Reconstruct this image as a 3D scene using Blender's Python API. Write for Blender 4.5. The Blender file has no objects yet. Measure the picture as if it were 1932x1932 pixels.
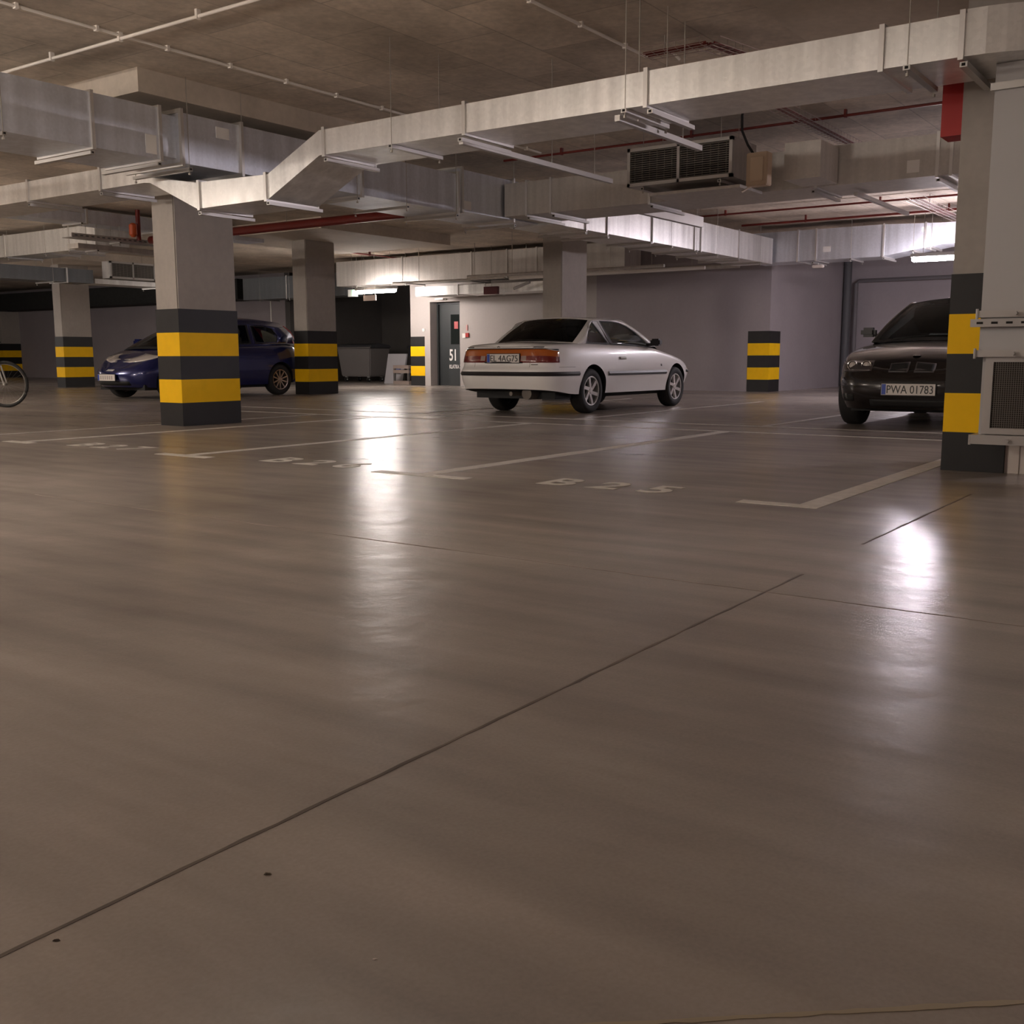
import bpy, bmesh, math, random
import numpy as np
from mathutils import Vector, Matrix
from mathutils.bvhtree import BVHTree
from mathutils.geometry import tessellate_polygon
random.seed(7)
PI = math.pi
S = bpy.context.scene
C = S.collection

# ------------------------------------------------------------------ camera
cd = bpy.data.cameras.new('camera'); cam = bpy.data.objects.new('camera', cd); C.objects.link(cam)
cd.sensor_width = 36.0; cd.lens = 36.0 * 1982.6 / 1932.0; cd.clip_end = 200
_R = Vector((0.57760977, -0.81631035, -0.00208974)); _U = Vector((0.12067641, 0.08285653, 0.98922798)); _F = Vector((0.80734389, 0.57163993, -0.14636814))
m = Matrix.Identity(4)
for i in range(3):
    m[i][0] = _R[i]; m[i][1] = _U[i]; m[i][2] = -_F[i]
m[0][3], m[1][3], m[2][3] = 0, 0, 0.7385
cam.matrix_world = m
S.camera = cam
# ------------------------------------------------------------------ world + exposure
w = bpy.data.worlds.new('world'); S.world = w; w.use_nodes = True
w.node_tree.nodes['Background'].inputs[0].default_value = (0.5, 0.45, 0.42, 1)
w.node_tree.nodes['Background'].inputs[1].default_value = 0.02
S.view_settings.view_transform = 'Standard'; S.view_settings.look = 'None'
S.view_settings.exposure = 2.87; S.view_settings.gamma = 1.0; S.view_settings.use_curve_mapping = False
# lamps of the garage and added fill lamps: (centre, axis, length, strength, colour, label)
WARM = (1.0, 0.87, 0.76); NEUT = (1.0, 0.90, 0.84); COOL = (1.0, 0.90, 0.98)
LAMPS = [
    ((19.15, 17.55, 2.30), 'Y', 1.30, 25, NEUT, 'bright white tube light hanging in front of the dark bin alcove'),
    ((19.00, 4.42, 2.37), 'Y', 1.30, 36, COOL, 'bright white tube light above the black car beside the striped pillar'),
    ((3.60, 10.8, 2.45), 'Y', 1.30, 8, WARM, 'tube light over the aisle left of the view beyond the deep duct'),
    ((1.00, 6.20, 2.45), 'Y', 1.30, 24, WARM, 'tube light over the aisle just left of the view, before the deep duct'),
    ((5.50, 18.0, 2.50), 'Y', 1.30, 60, WARM, 'tube light over the aisle far to the left'),
    ((2.70, 2.80, 2.80), 'Y', 1.30, 3, WARM, 'tube light over the aisle just above the view'),
    ((2.20, -4.6, 2.55), 'Y', 1.30, 18, WARM, 'tube light over the aisle to the right of the view'),
    ((-4.5, 11.5, 2.55), 'Y', 1.30, 100, WARM, 'added fill light in tube form, unseen behind the viewer, left one'),  # added to lift the faces turned towards the viewer
    ((-5.5, -1.5, 2.55), 'Y', 1.30, 4, WARM, 'added fill light in tube form, unseen behind the viewer, right one'),  # added fill for the overall brightness, out of view
    ((13.2, -2.2, 2.45), 'Y', 1.30, 75, COOL, 'tube light over the parking bays right of the view'),
    ((10.5, 28.5, 2.30), 'Y', 1.30, 50, NEUT, 'added fill light in tube form, unseen beyond the far left bays'),  # added lamp, unseen, brightens the far left zone
]

# ------------------------------------------------------------------ materials
MATS = {}
def nt(name):
    mt = bpy.data.materials.new(name); mt.use_nodes = True
    MATS[name] = mt
    return mt, mt.node_tree.nodes, mt.node_tree.links, mt.node_tree.nodes['Principled BSDF']
def simple(name, col, rough=0.5, metal=0.0, coat=0.0, noise=0.0, nscale=8, bump=0.0, bscale=60, spec=None, trans=0, alpha=1):
    mt, N, L, P = nt(name)
    P.inputs['Base Color'].default_value = (*col, 1); P.inputs['Roughness'].default_value = rough
    P.inputs['Metallic'].default_value = metal; P.inputs['Coat Weight'].default_value = coat
    P.inputs['Coat Roughness'].default_value = 0.05
    if spec is not None: P.inputs['Specular IOR Level'].default_value = spec
    if trans: P.inputs['Transmission Weight'].default_value = trans
    if noise or bump:
        tc = N.new('ShaderNodeTexCoord')
    if noise:
        n = N.new('ShaderNodeTexNoise'); n.inputs['Scale'].default_value = nscale; n.inputs['Detail'].default_value = 5
        L.new(tc.outputs['Object'], n.inputs['Vector'])
        r = N.new('ShaderNodeMapRange'); r.inputs[1].default_value = 0.3; r.inputs[2].default_value = 0.7
        r.inputs[3].default_value = 1 - noise; r.inputs[4].default_value = 1 + noise
        L.new(n.outputs[0], r.inputs[0])
        mx = N.new('ShaderNodeVectorMath'); mx.operation = 'SCALE'; mx.inputs[0].default_value = col
        L.new(r.outputs[0], mx.inputs['Scale']); L.new(mx.outputs[0], P.inputs['Base Color'])
    if bump:
        n = N.new('ShaderNodeTexNoise'); n.inputs['Scale'].default_value = bscale; n.inputs['Detail'].default_value = 4
        L.new(tc.outputs['Object'], n.inputs['Vector'])
        b = N.new('ShaderNodeBump'); b.inputs['Strength'].default_value = bump; b.inputs['Distance'].default_value = 0.01
        L.new(n.outputs[0], b.inputs['Height']); L.new(b.outputs[0], P.inputs['Normal'])
    return mt
def emit(name, col, s):
    mt, N, L, P = nt(name)
    P.inputs['Base Color'].default_value = (0.8, 0.8, 0.8, 1)
    P.inputs['Emission Color'].default_value = (*col, 1); P.inputs['Emission Strength'].default_value = s
    return mt

def floor_mat():
    mt, N, L, P = nt('polished_concrete_floor')
    tc = N.new('ShaderNodeTexCoord')
    def noise(sc, det, vec=None, scale=(1, 1, 1), rot=0.0, dist=0):
        mp = N.new('ShaderNodeMapping'); mp.inputs['Scale'].default_value = scale; mp.inputs['Rotation'].default_value = (0, 0, rot); mp.inputs['Location'].default_value = (3.1, 7.3, 0.437)
        L.new(tc.outputs['Object'], mp.inputs['Vector'])
        n = N.new('ShaderNodeTexNoise'); n.inputs['Scale'].default_value = sc; n.inputs['Detail'].default_value = det
        n.inputs['Distortion'].default_value = dist
        L.new(mp.outputs[0], n.inputs['Vector']); return n
    n1 = noise(0.8, 5); n2 = noise(4, 6, scale=(1.5, 0.22, 1), rot=0.62); n3 = noise(0.28, 3); n4 = noise(140, 3)
    def ramp(n, a, b, c, d):
        r = N.new('ShaderNodeMapRange'); r.inputs[1].default_value = a; r.inputs[2].default_value = b
        r.inputs[3].default_value = c; r.inputs[4].default_value = d; L.new(n.outputs[0], r.inputs[0]); return r
    a = ramp(n1, .1, .9, .62, 1.38); b = ramp(n2, .1, .9, .68, 1.32); c = ramp(n3, .1, .9, .82, 1.16); d = ramp(n4, .2, .8, .93, 1.07)
    def mul(x, y):
        mm = N.new('ShaderNodeMath'); mm.operation = 'MULTIPLY'; L.new(x.outputs[0], mm.inputs[0]); L.new(y.outputs[0], mm.inputs[1]); return mm
    t = mul(mul(a, b), mul(c, d))
    mix = N.new('ShaderNodeMix'); mix.data_type = 'RGBA'
    mix.inputs[6].default_value = (0.305, 0.270, 0.236, 1); mix.inputs[7].default_value = (0.320, 0.272, 0.240, 1)
    L.new(n3.outputs[0], mix.inputs[0])
    sc = N.new('ShaderNodeVectorMath'); sc.operation = 'SCALE'; L.new(mix.outputs[2], sc.inputs[0]); L.new(t.outputs[0], sc.inputs['Scale'])
    L.new(sc.outputs[0], P.inputs['Base Color'])
    P.inputs['Roughness'].default_value = .27
    P.inputs['Specular IOR Level'].default_value = 0.42
    nb = noise(5, 4); nb2 = noise(22, 4)
    bp = N.new('ShaderNodeBump'); bp.inputs['Strength'].default_value = 0.30; bp.inputs['Distance'].default_value = 0.015
    L.new(nb.outputs[0], bp.inputs['Height'])
    bp2 = N.new('ShaderNodeBump'); bp2.inputs['Strength'].default_value = 0.10; bp2.inputs['Distance'].default_value = 0.005
    L.new(nb2.outputs[0], bp2.inputs['Height']); L.new(bp.outputs[0], bp2.inputs['Normal'])
    L.new(bp2.outputs[0], P.inputs['Normal'])
    return mt
def concrete(name, col, var=0.16, boards=False, rough=0.85):
    mt, N, L, P = nt(name)
    tc = N.new('ShaderNodeTexCoord')
    n = N.new('ShaderNodeTexNoise'); n.inputs['Scale'].default_value = 1.1; n.inputs['Detail'].default_value = 8; n.inputs['Roughness'].default_value = 0.6
    n2 = N.new('ShaderNodeTexNoise'); n2.inputs['Scale'].default_value = 18; n2.inputs['Detail'].default_value = 6
    L.new(tc.outputs['Object'], n.inputs['Vector']); L.new(tc.outputs['Object'], n2.inputs['Vector'])
    def ramp(src, a, b, c, d):
        r = N.new('ShaderNodeMapRange'); r.inputs[1].default_value = a; r.inputs[2].default_value = b
        r.inputs[3].default_value = c; r.inputs[4].default_value = d; L.new(src, r.inputs[0]); return r
    a = ramp(n.outputs[0], .3, .7, 1 - var, 1 + var); b = ramp(n2.outputs[0], .3, .7, 1 - var * .4, 1 + var * .4)
    mm = N.new('ShaderNodeMath'); mm.operation = 'MULTIPLY'; L.new(a.outputs[0], mm.inputs[0]); L.new(b.outputs[0], mm.inputs[1])
    last = mm
    if boards:   # cast marks of the shuttering panels
        br = N.new('ShaderNodeTexBrick'); br.inputs['Scale'].default_value = 0.4
        br.inputs['Color1'].default_value = (1.10, 1.10, 1.10, 1); br.inputs['Color2'].default_value = (0.86, 0.86, 0.86, 1); br.inputs['Mortar'].default_value = (0.72, 0.72, 0.72, 1)
        br.inputs['Mortar Size'].default_value = 0.004; br.inputs['Mortar Smooth'].default_value = 0.6
        L.new(tc.outputs['Object'], br.inputs['Vector'])
        m2 = N.new('ShaderNodeMath'); m2.operation = 'MULTIPLY'; L.new(last.outputs[0], m2.inputs[0]); L.new(br.outputs[0], m2.inputs[1]); last = m2
    sc = N.new('ShaderNodeVectorMath'); sc.operation = 'SCALE'; sc.inputs[0].default_value = col
    L.new(last.outputs[0], sc.inputs['Scale']); L.new(sc.outputs[0], P.inputs['Base Color'])
    P.inputs['Roughness'].default_value = rough
    bp = N.new('ShaderNodeBump'); bp.inputs['Strength'].default_value = 0.15; bp.inputs['Distance'].default_value = 0.01
    L.new(n2.outputs[0], bp.inputs['Height']); L.new(bp.outputs[0], P.inputs['Normal'])
    return mt
def galv(name, col, rough=0.34, metal=0.6, axis='Z'):
    mt, N, L, P = nt(name)
    tc = N.new('ShaderNodeTexCoord')
    mp = N.new('ShaderNodeMapping'); mp.inputs['Scale'].default_value = (7, 7, 0.5); L.new(tc.outputs['Object'], mp.inputs['Vector'])
    n = N.new('ShaderNodeTexNoise'); n.inputs['Scale'].default_value = 1.5; n.inputs['Detail'].default_value = 4; L.new(mp.outputs[0], n.inputs['Vector'])
    v = N.new('ShaderNodeTexVoronoi'); v.inputs['Scale'].default_value = 45; L.new(tc.outputs['Object'], v.inputs['Vector'])
    def ramp(src, a, b, c, d):
        r = N.new('ShaderNodeMapRange'); r.inputs[1].default_value = a; r.inputs[2].default_value = b
        r.inputs[3].default_value = c; r.inputs[4].default_value = d; L.new(src, r.inputs[0]); return r
    a = ramp(n.outputs[0], .3, .7, .88, 1.1); b = ramp(v.outputs['Color'], 0, 1, .95, 1.05)
    mm = N.new('ShaderNodeMath'); mm.operation = 'MULTIPLY'; L.new(a.outputs[0], mm.inputs[0]); L.new(b.outputs[0], mm.inputs[1])
    sc = N.new('ShaderNodeVectorMath'); sc.operation = 'SCALE'; sc.inputs[0].default_value = col
    L.new(mm.outputs[0], sc.inputs['Scale']); L.new(sc.outputs[0], P.inputs['Base Color'])
    P.inputs['Metallic'].default_value = metal
    r = ramp(n.outputs[0], .3, .7, rough - .06, rough + .08); L.new(r.outputs[0], P.inputs['Roughness'])
    return mt

M_floor = floor_mat()
M_ceil = concrete('raw_concrete_ceiling', (0.60, 0.52, 0.43), 0.30, boards=True)
M_cap = concrete('raw_concrete_drop', (0.60, 0.53, 0.45), 0.14)
M_col = concrete('column_concrete', (0.40, 0.365, 0.33), 0.10)
M_wall = concrete('painted_wall', (0.33, 0.295, 0.305), 0.05)
M_wallw = concrete('painted_wall_white', (0.44, 0.405, 0.385), 0.04)
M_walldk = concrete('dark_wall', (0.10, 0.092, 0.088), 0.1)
M_black = simple('black_band_paint', (0.014, 0.0135, 0.014), 0.55, noise=.12)
M_yel = simple('yellow_band_paint', (0.98, 0.57, 0.004), 0.6, noise=.04, spec=.25)
M_line = simple('line_paint', (0.66, 0.62, 0.56), 0.45, noise=.14, nscale=14)
M_line2 = simple('worn_line_paint', (0.52, 0.48, 0.44), 0.45, noise=.2, nscale=14)
M_joint = simple('joint_filler', (0.11, 0.08, 0.06), 0.7, noise=.35, nscale=6)
M_crack = simple('hairline', (0.26, 0.21, 0.175), 0.7, noise=.3, nscale=6)
M_galv = galv('galvanised_steel', (0.84, 0.83, 0.81))
M_galvb = galv('galvanised_steel_blueish', (0.72, 0.75, 0.82), metal=.62, rough=.36)
M_galvd = galv('galvanised_steel_dull', (0.60, 0.57, 0.54), rough=.5)
M_galvk = galv('galvanised_steel_shaded', (0.17, 0.18, 0.19), rough=.5)  # darkened steel: shade of the dim far ducts put into the colour
M_rail = simple('zinc_rail', (0.50, 0.48, 0.46), 0.35, 0.6)
M_flange = simple('flange_steel', (0.70, 0.68, 0.66), 0.35, 0.7)
M_rod = simple('threaded_rod_steel', (0.45, 0.42, 0.38), 0.45, 0.8)
M_pvc = simple('white_conduit', (0.95, 0.90, 0.84), 0.45)
M_red = simple('red_pipe', (0.17, 0.014, 0.010), 0.4)
M_redp = simple('red_panel', (0.42, 0.012, 0.01), 0.5)
M_dark = simple('dark_rubber', (0.012, 0.012, 0.012), 0.7)
M_insul = simple('dark_insulation', (0.02, 0.021, 0.02), 0.8, noise=.2)
M_grey = simple('light_grey_paint', (0.45, 0.44, 0.44), 0.45)
M_beige = simple('beige_plastic', (0.55, 0.42, 0.30), 0.5)
M_whitep = simple('white_plaster_board', (0.72, 0.64, 0.58), 0.6)
M_mesh = simple('mesh_wire', (0.20, 0.18, 0.16), 0.5, 0.6)
M_voidk = simple('void_black', (0.015, 0.013, 0.012), 0.9)
M_door = simple('door_anthracite', (0.035, 0.04, 0.042), 0.45)
M_white = simple('white_paint', (0.8, 0.78, 0.75), 0.5)
M_sticker = simple('paper_sticker', (0.88, 0.86, 0.84), 0.6)
M_glassd = simple('dark_glass', (0.015, 0.018, 0.017), 0.08)
M_orange = simple('orange_valve', (0.55, 0.09, 0.02), 0.35)
M_plug = simple('bright_plug', (0.8, 0.8, 0.78), 0.2, 0.6)

# ------------------------------------------------------------------ helpers
class MB:
    def __init__(s): s.v = []; s.f = []; s.mi = []
    def add(s, vs, fs, mi=0):
        o = len(s.v); s.v += [tuple(v) for v in vs]; s.f += [tuple(i + o for i in f) for f in fs]; s.mi += [mi] * len(fs); return s
    def box(s, a, b, mi=0):
        x0, y0, z0 = a; x1, y1, z1 = b
        x0, x1 = min(x0, x1), max(x0, x1); y0, y1 = min(y0, y1), max(y0, y1); z0, z1 = min(z0, z1), max(z0, z1)
        return s.add([(x0, y0, z0), (x1, y0, z0), (x1, y1, z0), (x0, y1, z0), (x0, y0, z1), (x1, y0, z1), (x1, y1, z1), (x0, y1, z1)],
                     [(0, 3, 2, 1), (4, 5, 6, 7), (0, 1, 5, 4), (1, 2, 6, 5), (2, 3, 7, 6), (3, 0, 4, 7)], mi)
    def tube(s, pts, r, n=8, mi=0, cap=True):
        pts = [Vector(p) for p in pts]; rings = []
        for i, p in enumerate(pts):
            d = (pts[min(i + 1, len(pts) - 1)] - pts[max(i - 1, 0)]).normalized()
            up = Vector((0, 0, 1)) if abs(d.z) < .9 else Vector((1, 0, 0))
            a = d.cross(up).normalized(); b = a.cross(d).normalized()
            rr = r[i] if isinstance(r, (list, tuple)) else r
            rings.append([p + a * rr * math.cos(2 * PI * k / n) + b * rr * math.sin(2 * PI * k / n) for k in range(n)])
        vs = [v for R_ in rings for v in R_]; fs = []
        for i in range(len(pts) - 1):
            for k in range(n):
                fs.append((i * n + k, i * n + (k + 1) % n, (i + 1) * n + (k + 1) % n, (i + 1) * n + k))
        if cap:
            fs.append(tuple(range(n - 1, -1, -1))); fs.append(tuple((len(pts) - 1) * n + k for k in range(n)))
        return s.add(vs, fs, mi)
    def lathe(s, prof, c=(0, 0, 0), axis='Y', n=32, mi=0, closed=False):
        # prof: (radius, offset along axis)
        vs = []; fs = []
        for r, o in prof:
            for k in range(n):
                a = 2 * PI * k / n; u, v_ = r * math.cos(a), r * math.sin(a)
                p = (u, o, v_) if axis == 'Y' else ((o, u, v_) if axis == 'X' else (u, v_, o))
                vs.append((c[0] + p[0], c[1] + p[1], c[2] + p[2]))
        m_ = len(prof)
        for i in range(m_ if closed else m_ - 1):
            j = (i + 1) % m_
            for k in range(n):
                fs.append((i * n + k, i * n + (k + 1) % n, j * n + (k + 1) % n, j * n + k))
        if not closed:
            if prof[0][0] > 1e-5: fs.append(tuple(range(n)))
            if prof[-1][0] > 1e-5: fs.append(tuple((m_ - 1) * n + k for k in range(n - 1, -1, -1)))
        return s.add(vs, fs, mi)
    def prism(s, poly, a, b, plane='XZ', mi=0):
        # poly of 2-D points extruded from a to b along the missing axis
        def P3(p, t): return (p[0], t, p[1]) if plane == 'XZ' else ((t, p[0], p[1]) if plane == 'YZ' else (p[0], p[1], t))
        n = len(poly)
        return s.add([P3(p, a) for p in poly] + [P3(p, b) for p in poly],
                     [tuple(range(n)), tuple(range(2 * n - 1, n - 1, -1))] + [(i, i + n, (i + 1) % n + n, (i + 1) % n) for i in range(n)], mi)
    def grid(s, G, mi=0, skip=None):
        r = len(G); c = len(G[0]); fs = []
        for i in range(r - 1):
            for j in range(c - 1):
                if skip and skip(i, j): continue
                fs.append((i * c + j, i * c + j + 1, (i + 1) * c + j + 1, (i + 1) * c + j))
        return s.add([p for row in G for p in row], fs, mi)
    def build(s, name, mats, parent=None, smooth=None, bevel=0, fix=True):
        me = bpy.data.meshes.new(name); me.from_pydata(s.v, [], s.f)
        if not isinstance(mats, (list, tuple)): mats = [mats]
        for m_ in mats: me.materials.append(m_)
        for p, i in zip(me.polygons, s.mi): p.material_index = i
        if fix:
            bm = bmesh.new(); bm.from_mesh(me); bmesh.ops.remove_doubles(bm, verts=bm.verts, dist=1e-5)
            bmesh.ops.recalc_face_normals(bm, faces=bm.faces)
            if bevel: bmesh.ops.bevel(bm, geom=bm.edges[:], offset=bevel, segments=2, affect='EDGES', clamp_overlap=True)
            bm.to_mesh(me); bm.free()
        if smooth:
            for p in me.polygons: p.use_smooth = True
            me.set_sharp_from_angle(angle=math.radians(smooth))
        o = bpy.data.objects.new(name, me); C.objects.link(o)
        if parent: o.parent = parent
        return o
def B(a, b): return MB().box(a, b)
def tag(o, label, cat, group=None):
    o['label'] = label; o['category'] = cat
    if group: o['group'] = group
    return o
def struct(o): o['kind'] = 'structure'; return o
def thing(name, label, cat, loc=(0, 0, 0), rz=0, group=None):
    o = bpy.data.objects.new(name, None); C.objects.link(o); o.location = loc; o.rotation_euler = (0, 0, rz)
    return tag(o, label, cat, group)
def rel(o, ob):      # keep world-space mesh coordinates under an empty standing at its base
    l = o.parent.location
    o.location = (-l[0], -l[1], -l[2]); return o
def text(s, size, mat, mtx, name='lettering', parent=None, sx=1.0, ext=0.001, off=0.0, align='CENTER'):
    cu = bpy.data.curves.new(name, 'FONT'); cu.body = s; cu.size = size; cu.extrude = ext; cu.offset = off
    cu.align_x = align; cu.align_y = 'CENTER'; cu.resolution_u = 3
    o = bpy.data.objects.new(name, cu); C.objects.link(o)
    dg = bpy.context.evaluated_depsgraph_get(); dg.update()
    me = bpy.data.meshes.new_from_object(o.evaluated_get(dg))
    bpy.data.objects.remove(o); bpy.data.curves.remove(cu)
    me.transform(Matrix.Diagonal((sx, 1, 1, 1))); me.transform(mtx)
    me.materials.clear(); me.materials.append(mat)
    o = bpy.data.objects.new(name, me); C.objects.link(o)
    if parent: o.parent = parent
    return o
def frame(origin, right, up):
    r = Vector(right).normalized(); u = Vector(up).normalized(); n = r.cross(u)
    m_ = Matrix.Identity(4)
    for i in range(3): m_[i][0] = r[i]; m_[i][1] = u[i]; m_[i][2] = n[i]; m_[i][3] = origin[i]
    return m_

# ------------------------------------------------------------------ structure
H = 3.2
struct(B((-8, -6, -.2), (27, 42, 0)).build('floor', M_floor))
struct(B((-8, -6, H), (27, 42, H + .25)).build('ceiling', M_ceil))
struct(B((25.8, -6, 0), (26.1, 8.35, H)).build('wall_right_back', M_wall))
struct(B((21.0, 8.35, 0), (27, 8.6, H)).build('wall_recess', M_wall))
struct(B((21.0, 8.6, 0), (21.55, 12.5, H)).build('wall_coupe', M_wall))
wm = MB().box((21.0, 12.5, 0), (21.55, 16.455, H)).box((21.0, 17.415, 0), (21.55, 18.07, H)).box((21.0, 16.455, 2.11), (21.55, 17.415, H))
struct(wm.build('wall_middle', M_wallw))
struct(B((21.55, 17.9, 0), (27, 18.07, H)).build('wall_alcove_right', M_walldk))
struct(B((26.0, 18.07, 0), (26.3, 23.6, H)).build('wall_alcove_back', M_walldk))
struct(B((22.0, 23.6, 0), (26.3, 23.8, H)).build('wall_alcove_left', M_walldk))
struct(B((22.0, 23.8, 0), (22.3, 42, H)).build('wall_left_back', M_wall))
struct(B((-8, 41.9, 0), (27, 42.2, H)).build('wall_left', M_wall))
struct(B((-8, -6.3, 0), (27, -6, H)).build('wall_right', M_wall))
struct(B((-8.3, -6, 0), (-8, 42, H)).build('wall_rear', M_wall))
# drop panels over the columns
for k, (x, y) in enumerate(((7.63, 9.66), (15.45, 15.4), (7.6, 1.3), (15.5, 24.4))):
    o = struct(B((x - 1.76, y - 1.58, 3.0), (x + 1.9, y + 1.6, H)).build('trim_%d' % (k + 1), M_cap))

# door with its number
d = struct(bpy.data.objects.new('door_1', None)); C.objects.link(d); d.location = (21.35, 16.93, 0)
rel(B((21.33, 16.46, 0.002), (21.38, 17.41, 2.10)).build('door_leaf', M_door, d), d)
rel(MB().box((21.27, 16.456, 0.001), (21.33, 16.50, 2.108)).box((21.27, 17.37, 0.001), (21.33, 17.414, 2.108)).box((21.27, 16.50, 2.06), (21.33, 17.37, 2.108)).build('door_frame', M_door, d), d)
rel(B((21.320, 16.73, 1.05), (21.329, 17.0, 1.80)).build('door_window', M_glassd, d), d)
rel(MB().box((21.312, 16.76, 1.44), (21.320, 16.88, 1.62)).build('door_notice', simple('pink_notice', (0.55, 0.12, 0.12), .5), d), d)
rel(MB().tube([(21.33, 16.56, 1.0), (21.29, 16.56, 1.0), (21.29, 16.68, 1.0)], .01, 6).build('door_handle', M_rail, d), d)
text('51', .40, M_white, frame((21.325, 16.93, .765), (0, -1, 0), (0, 0, 1)), 'door_number', None, sx=.66, off=.008)
text('KLATKA 3', .135, M_white, frame((21.325, 16.87, .48), (0, -1, 0), (0, 0, 1)), 'door_name', None, sx=.62, off=.003)
for n_ in ('door_number', 'door_name'):
    o = bpy.data.objects[n_]; o.parent = d; rel(o, d)

# ------------------------------------------------------------------ columns
def column(x0, y0, x1, y1, label, top=3.0, group=None):
    t = thing('support_column', label, 'column', ((x0 + x1) / 2, (y0 + y1) / 2, 0), group=group)
    hx, hy = (x1 - x0) / 2, (y1 - y0) / 2
    B((-hx, -hy, 0), (hx, hy, top)).build('shaft', M_col, t, bevel=.012)
    for k in range(5):
        e = .004
        mb = B((-hx - e, -hy - e, k * .25 + (0.001 if k == 0 else 0)), (hx + e, hy + e, k * .25 + .25))
        mb.build('yellow_band' if k % 2 else 'black_band', M_yel if k % 2 else M_black, t, bevel=.010 if False else 0)
    return t
column(7.23, 9.465, 8.02, 9.84, 'large concrete pillar with yellow and black bands in front of the blue car')
column(14.8, 15.4, 15.6, 15.78, 'striped concrete pillar at the tail of the blue car')
column(7.2, 1.29, 8.0, 1.66, 'striped concrete pillar beside the grey vertical duct and the black car')
column(15.1, 24.3, 15.9, 24.65, 'small distant striped pillar left of the blue car')
column(15.0, 9.6, 15.8, 9.98, 'concrete pillar rising behind the white coupe roof')
column(21.3, 38.2, 22.1, 38.9, 'farthest striped pillar at the left edge behind the bicycle')
def wall_bands(a, b, label):
    t = thing('wall_corner_bands', label, 'painted bands', ((a[0] + b[0]) / 2, (a[1] + b[1]) / 2, 0))
    for k in range(5):
        rel(B((a[0], a[1], k * .25 + .001), (b[0], b[1], k * .25 + .25)).build('yellow_band' if k % 2 else 'black_band', M_yel if k % 2 else M_black, t), t)
wall_bands((20.995, 8.345), (21.58, 8.82), 'yellow and black bands painted round the wall corner right of the white coupe')
wall_bands((20.995, 17.60), (21.3, 18.075), 'yellow and black bands painted on the wall end left of the door')

# ------------------------------------------------------------------ floor markings
def mark(name, pts, mat, label, cat, z=.0025, group=None):
    n = len(pts)
    mb = MB().add([(x, y, 0.0004) for x, y in pts] + [(x, y, z) for x, y in pts],
                  [tuple(range(n - 1, -1, -1)), tuple(range(n, 2 * n))] + [(i, (i + 1) % n, (i + 1) % n + n, i + n) for i in range(n)])
    o = mb.build(name, mat); return tag(o, label, cat, group)
def bay(y, x1, lab, l=.33, r=.33, w=.12, wid=True):
    h = w / 2
    pts = [(5.0, y + l), (5.0, y - r), (5.1, y - r)]
    if r > h: pts += [(5.1, y - h), (x1, y - h), (x1, y + h)]
    else: pts = [(5.0, y + l), (5.0, y - h), (x1, y - h), (x1, y + h)]
    pts += [(5.1, y + h), (5.1, y + l)]
    return mark('parking_line', pts, M_line, lab, 'floor marking')
bay(1.78, 9.66, 'white bay line with an L end running to the striped pillar by the grey duct', l=.36, r=.06)
bay(4.28, 9.66, 'white T-ended bay line between the B 25 and B 26 numbers', l=.38, r=.38)
bay(6.62, 9.66, 'white T-ended bay line left of the B 26 number, before the large pillar', l=.3, r=.3, w=.10)
bay(8.90, 9.66, 'white T-ended bay line just in front of the large striped pillar', l=.2, r=.2, w=.10)
mark('parking_line', [(5.4, 9.90), (9.7, 9.90), (9.7, 9.98), (5.4, 9.98)], M_line2, 'thin faded line leading to the left foot of the large striped pillar', 'floor marking')
mark('parking_line', [(9.68, -3), (9.76, -3), (9.76, 12.5), (9.68, 12.5)], M_line2, 'nearer of the two long faded lines crossing the bays', 'floor marking')
mark('parking_line', [(10.58, -3), (10.66, -3), (10.66, 12.5), (10.58, 12.5)], M_line2, 'farther of the two long faded lines crossing under the cars', 'floor marking')
mark('parking_line', [(10.67, 6.57), (16.4, 6.57), (16.4, 6.66), (10.67, 6.66)], M_line2, 'faded bay line on the right side of the white coupe', 'floor marking')
mark('parking_line', [(10.67, 4.22), (16.4, 4.22), (16.4, 4.31), (10.67, 4.31)], M_line2, 'faded bay line left of the black car', 'floor marking')
mark('parking_line', [(10.67, 9.0), (16.4, 9.0), (16.4, 9.09), (10.67, 9.09)], M_line2, 'faded bay line on the left side of the white coupe', 'floor marking')
def joint(p, q, wd, mat, label, seed=0, jit=.004, n=60):
    rnd = random.Random(seed); p = Vector((*p, 0)); q = Vector((*q, 0)); dd = (q - p); nn = Vector((-dd.y, dd.x, 0)).normalized()
    A = []; Bp = []
    for i in range(n + 1):
        t = i / n; c = p + dd * t + nn * rnd.uniform(-jit, jit) * (0 < i < n)
        ww = wd * rnd.uniform(.55, 1.2) / 2
        A.append((c + nn * ww)[:2]); Bp.append((c - nn * ww)[:2])
    G0 = [[(x, y, .0008) for x, y in A], [(x, y, .0008) for x, y in Bp]]
    o = MB().grid(G0).build('floor_joint', mat)
    sol = o.modifiers.new('s', 'SOLIDIFY'); sol.thickness = .0006
    return tag(o, label, 'floor joint')
joint((-.2, 1.224), (3.45, 1.226), .009, M_joint, 'dark saw-cut joint running from the lower left up across the foreground floor', 1, jit=.0015)
joint((4.15, 1.235), (6.0, 1.225), .010, M_joint, 'short dark joint through the bright streak near the right pillar', 2, jit=.002)
joint((3.13, 5.4), (3.11, -1.2), .008, M_crack, 'fine light-brown crack line crossing the middle of the floor', 3, jit=.006)
joint((.70, .82), (1.45, -.07), .009, simple('tan_joint', (.30, .24, .16), .6), 'tan joint line at the bottom right of the floor', 4, jit=.0008)
0 and joint((.60, 1.30), (.78, 1.06), .0008, M_crack, 'faint hairline mark at the lower left floor', 5, jit=.001, n=10)
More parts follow.
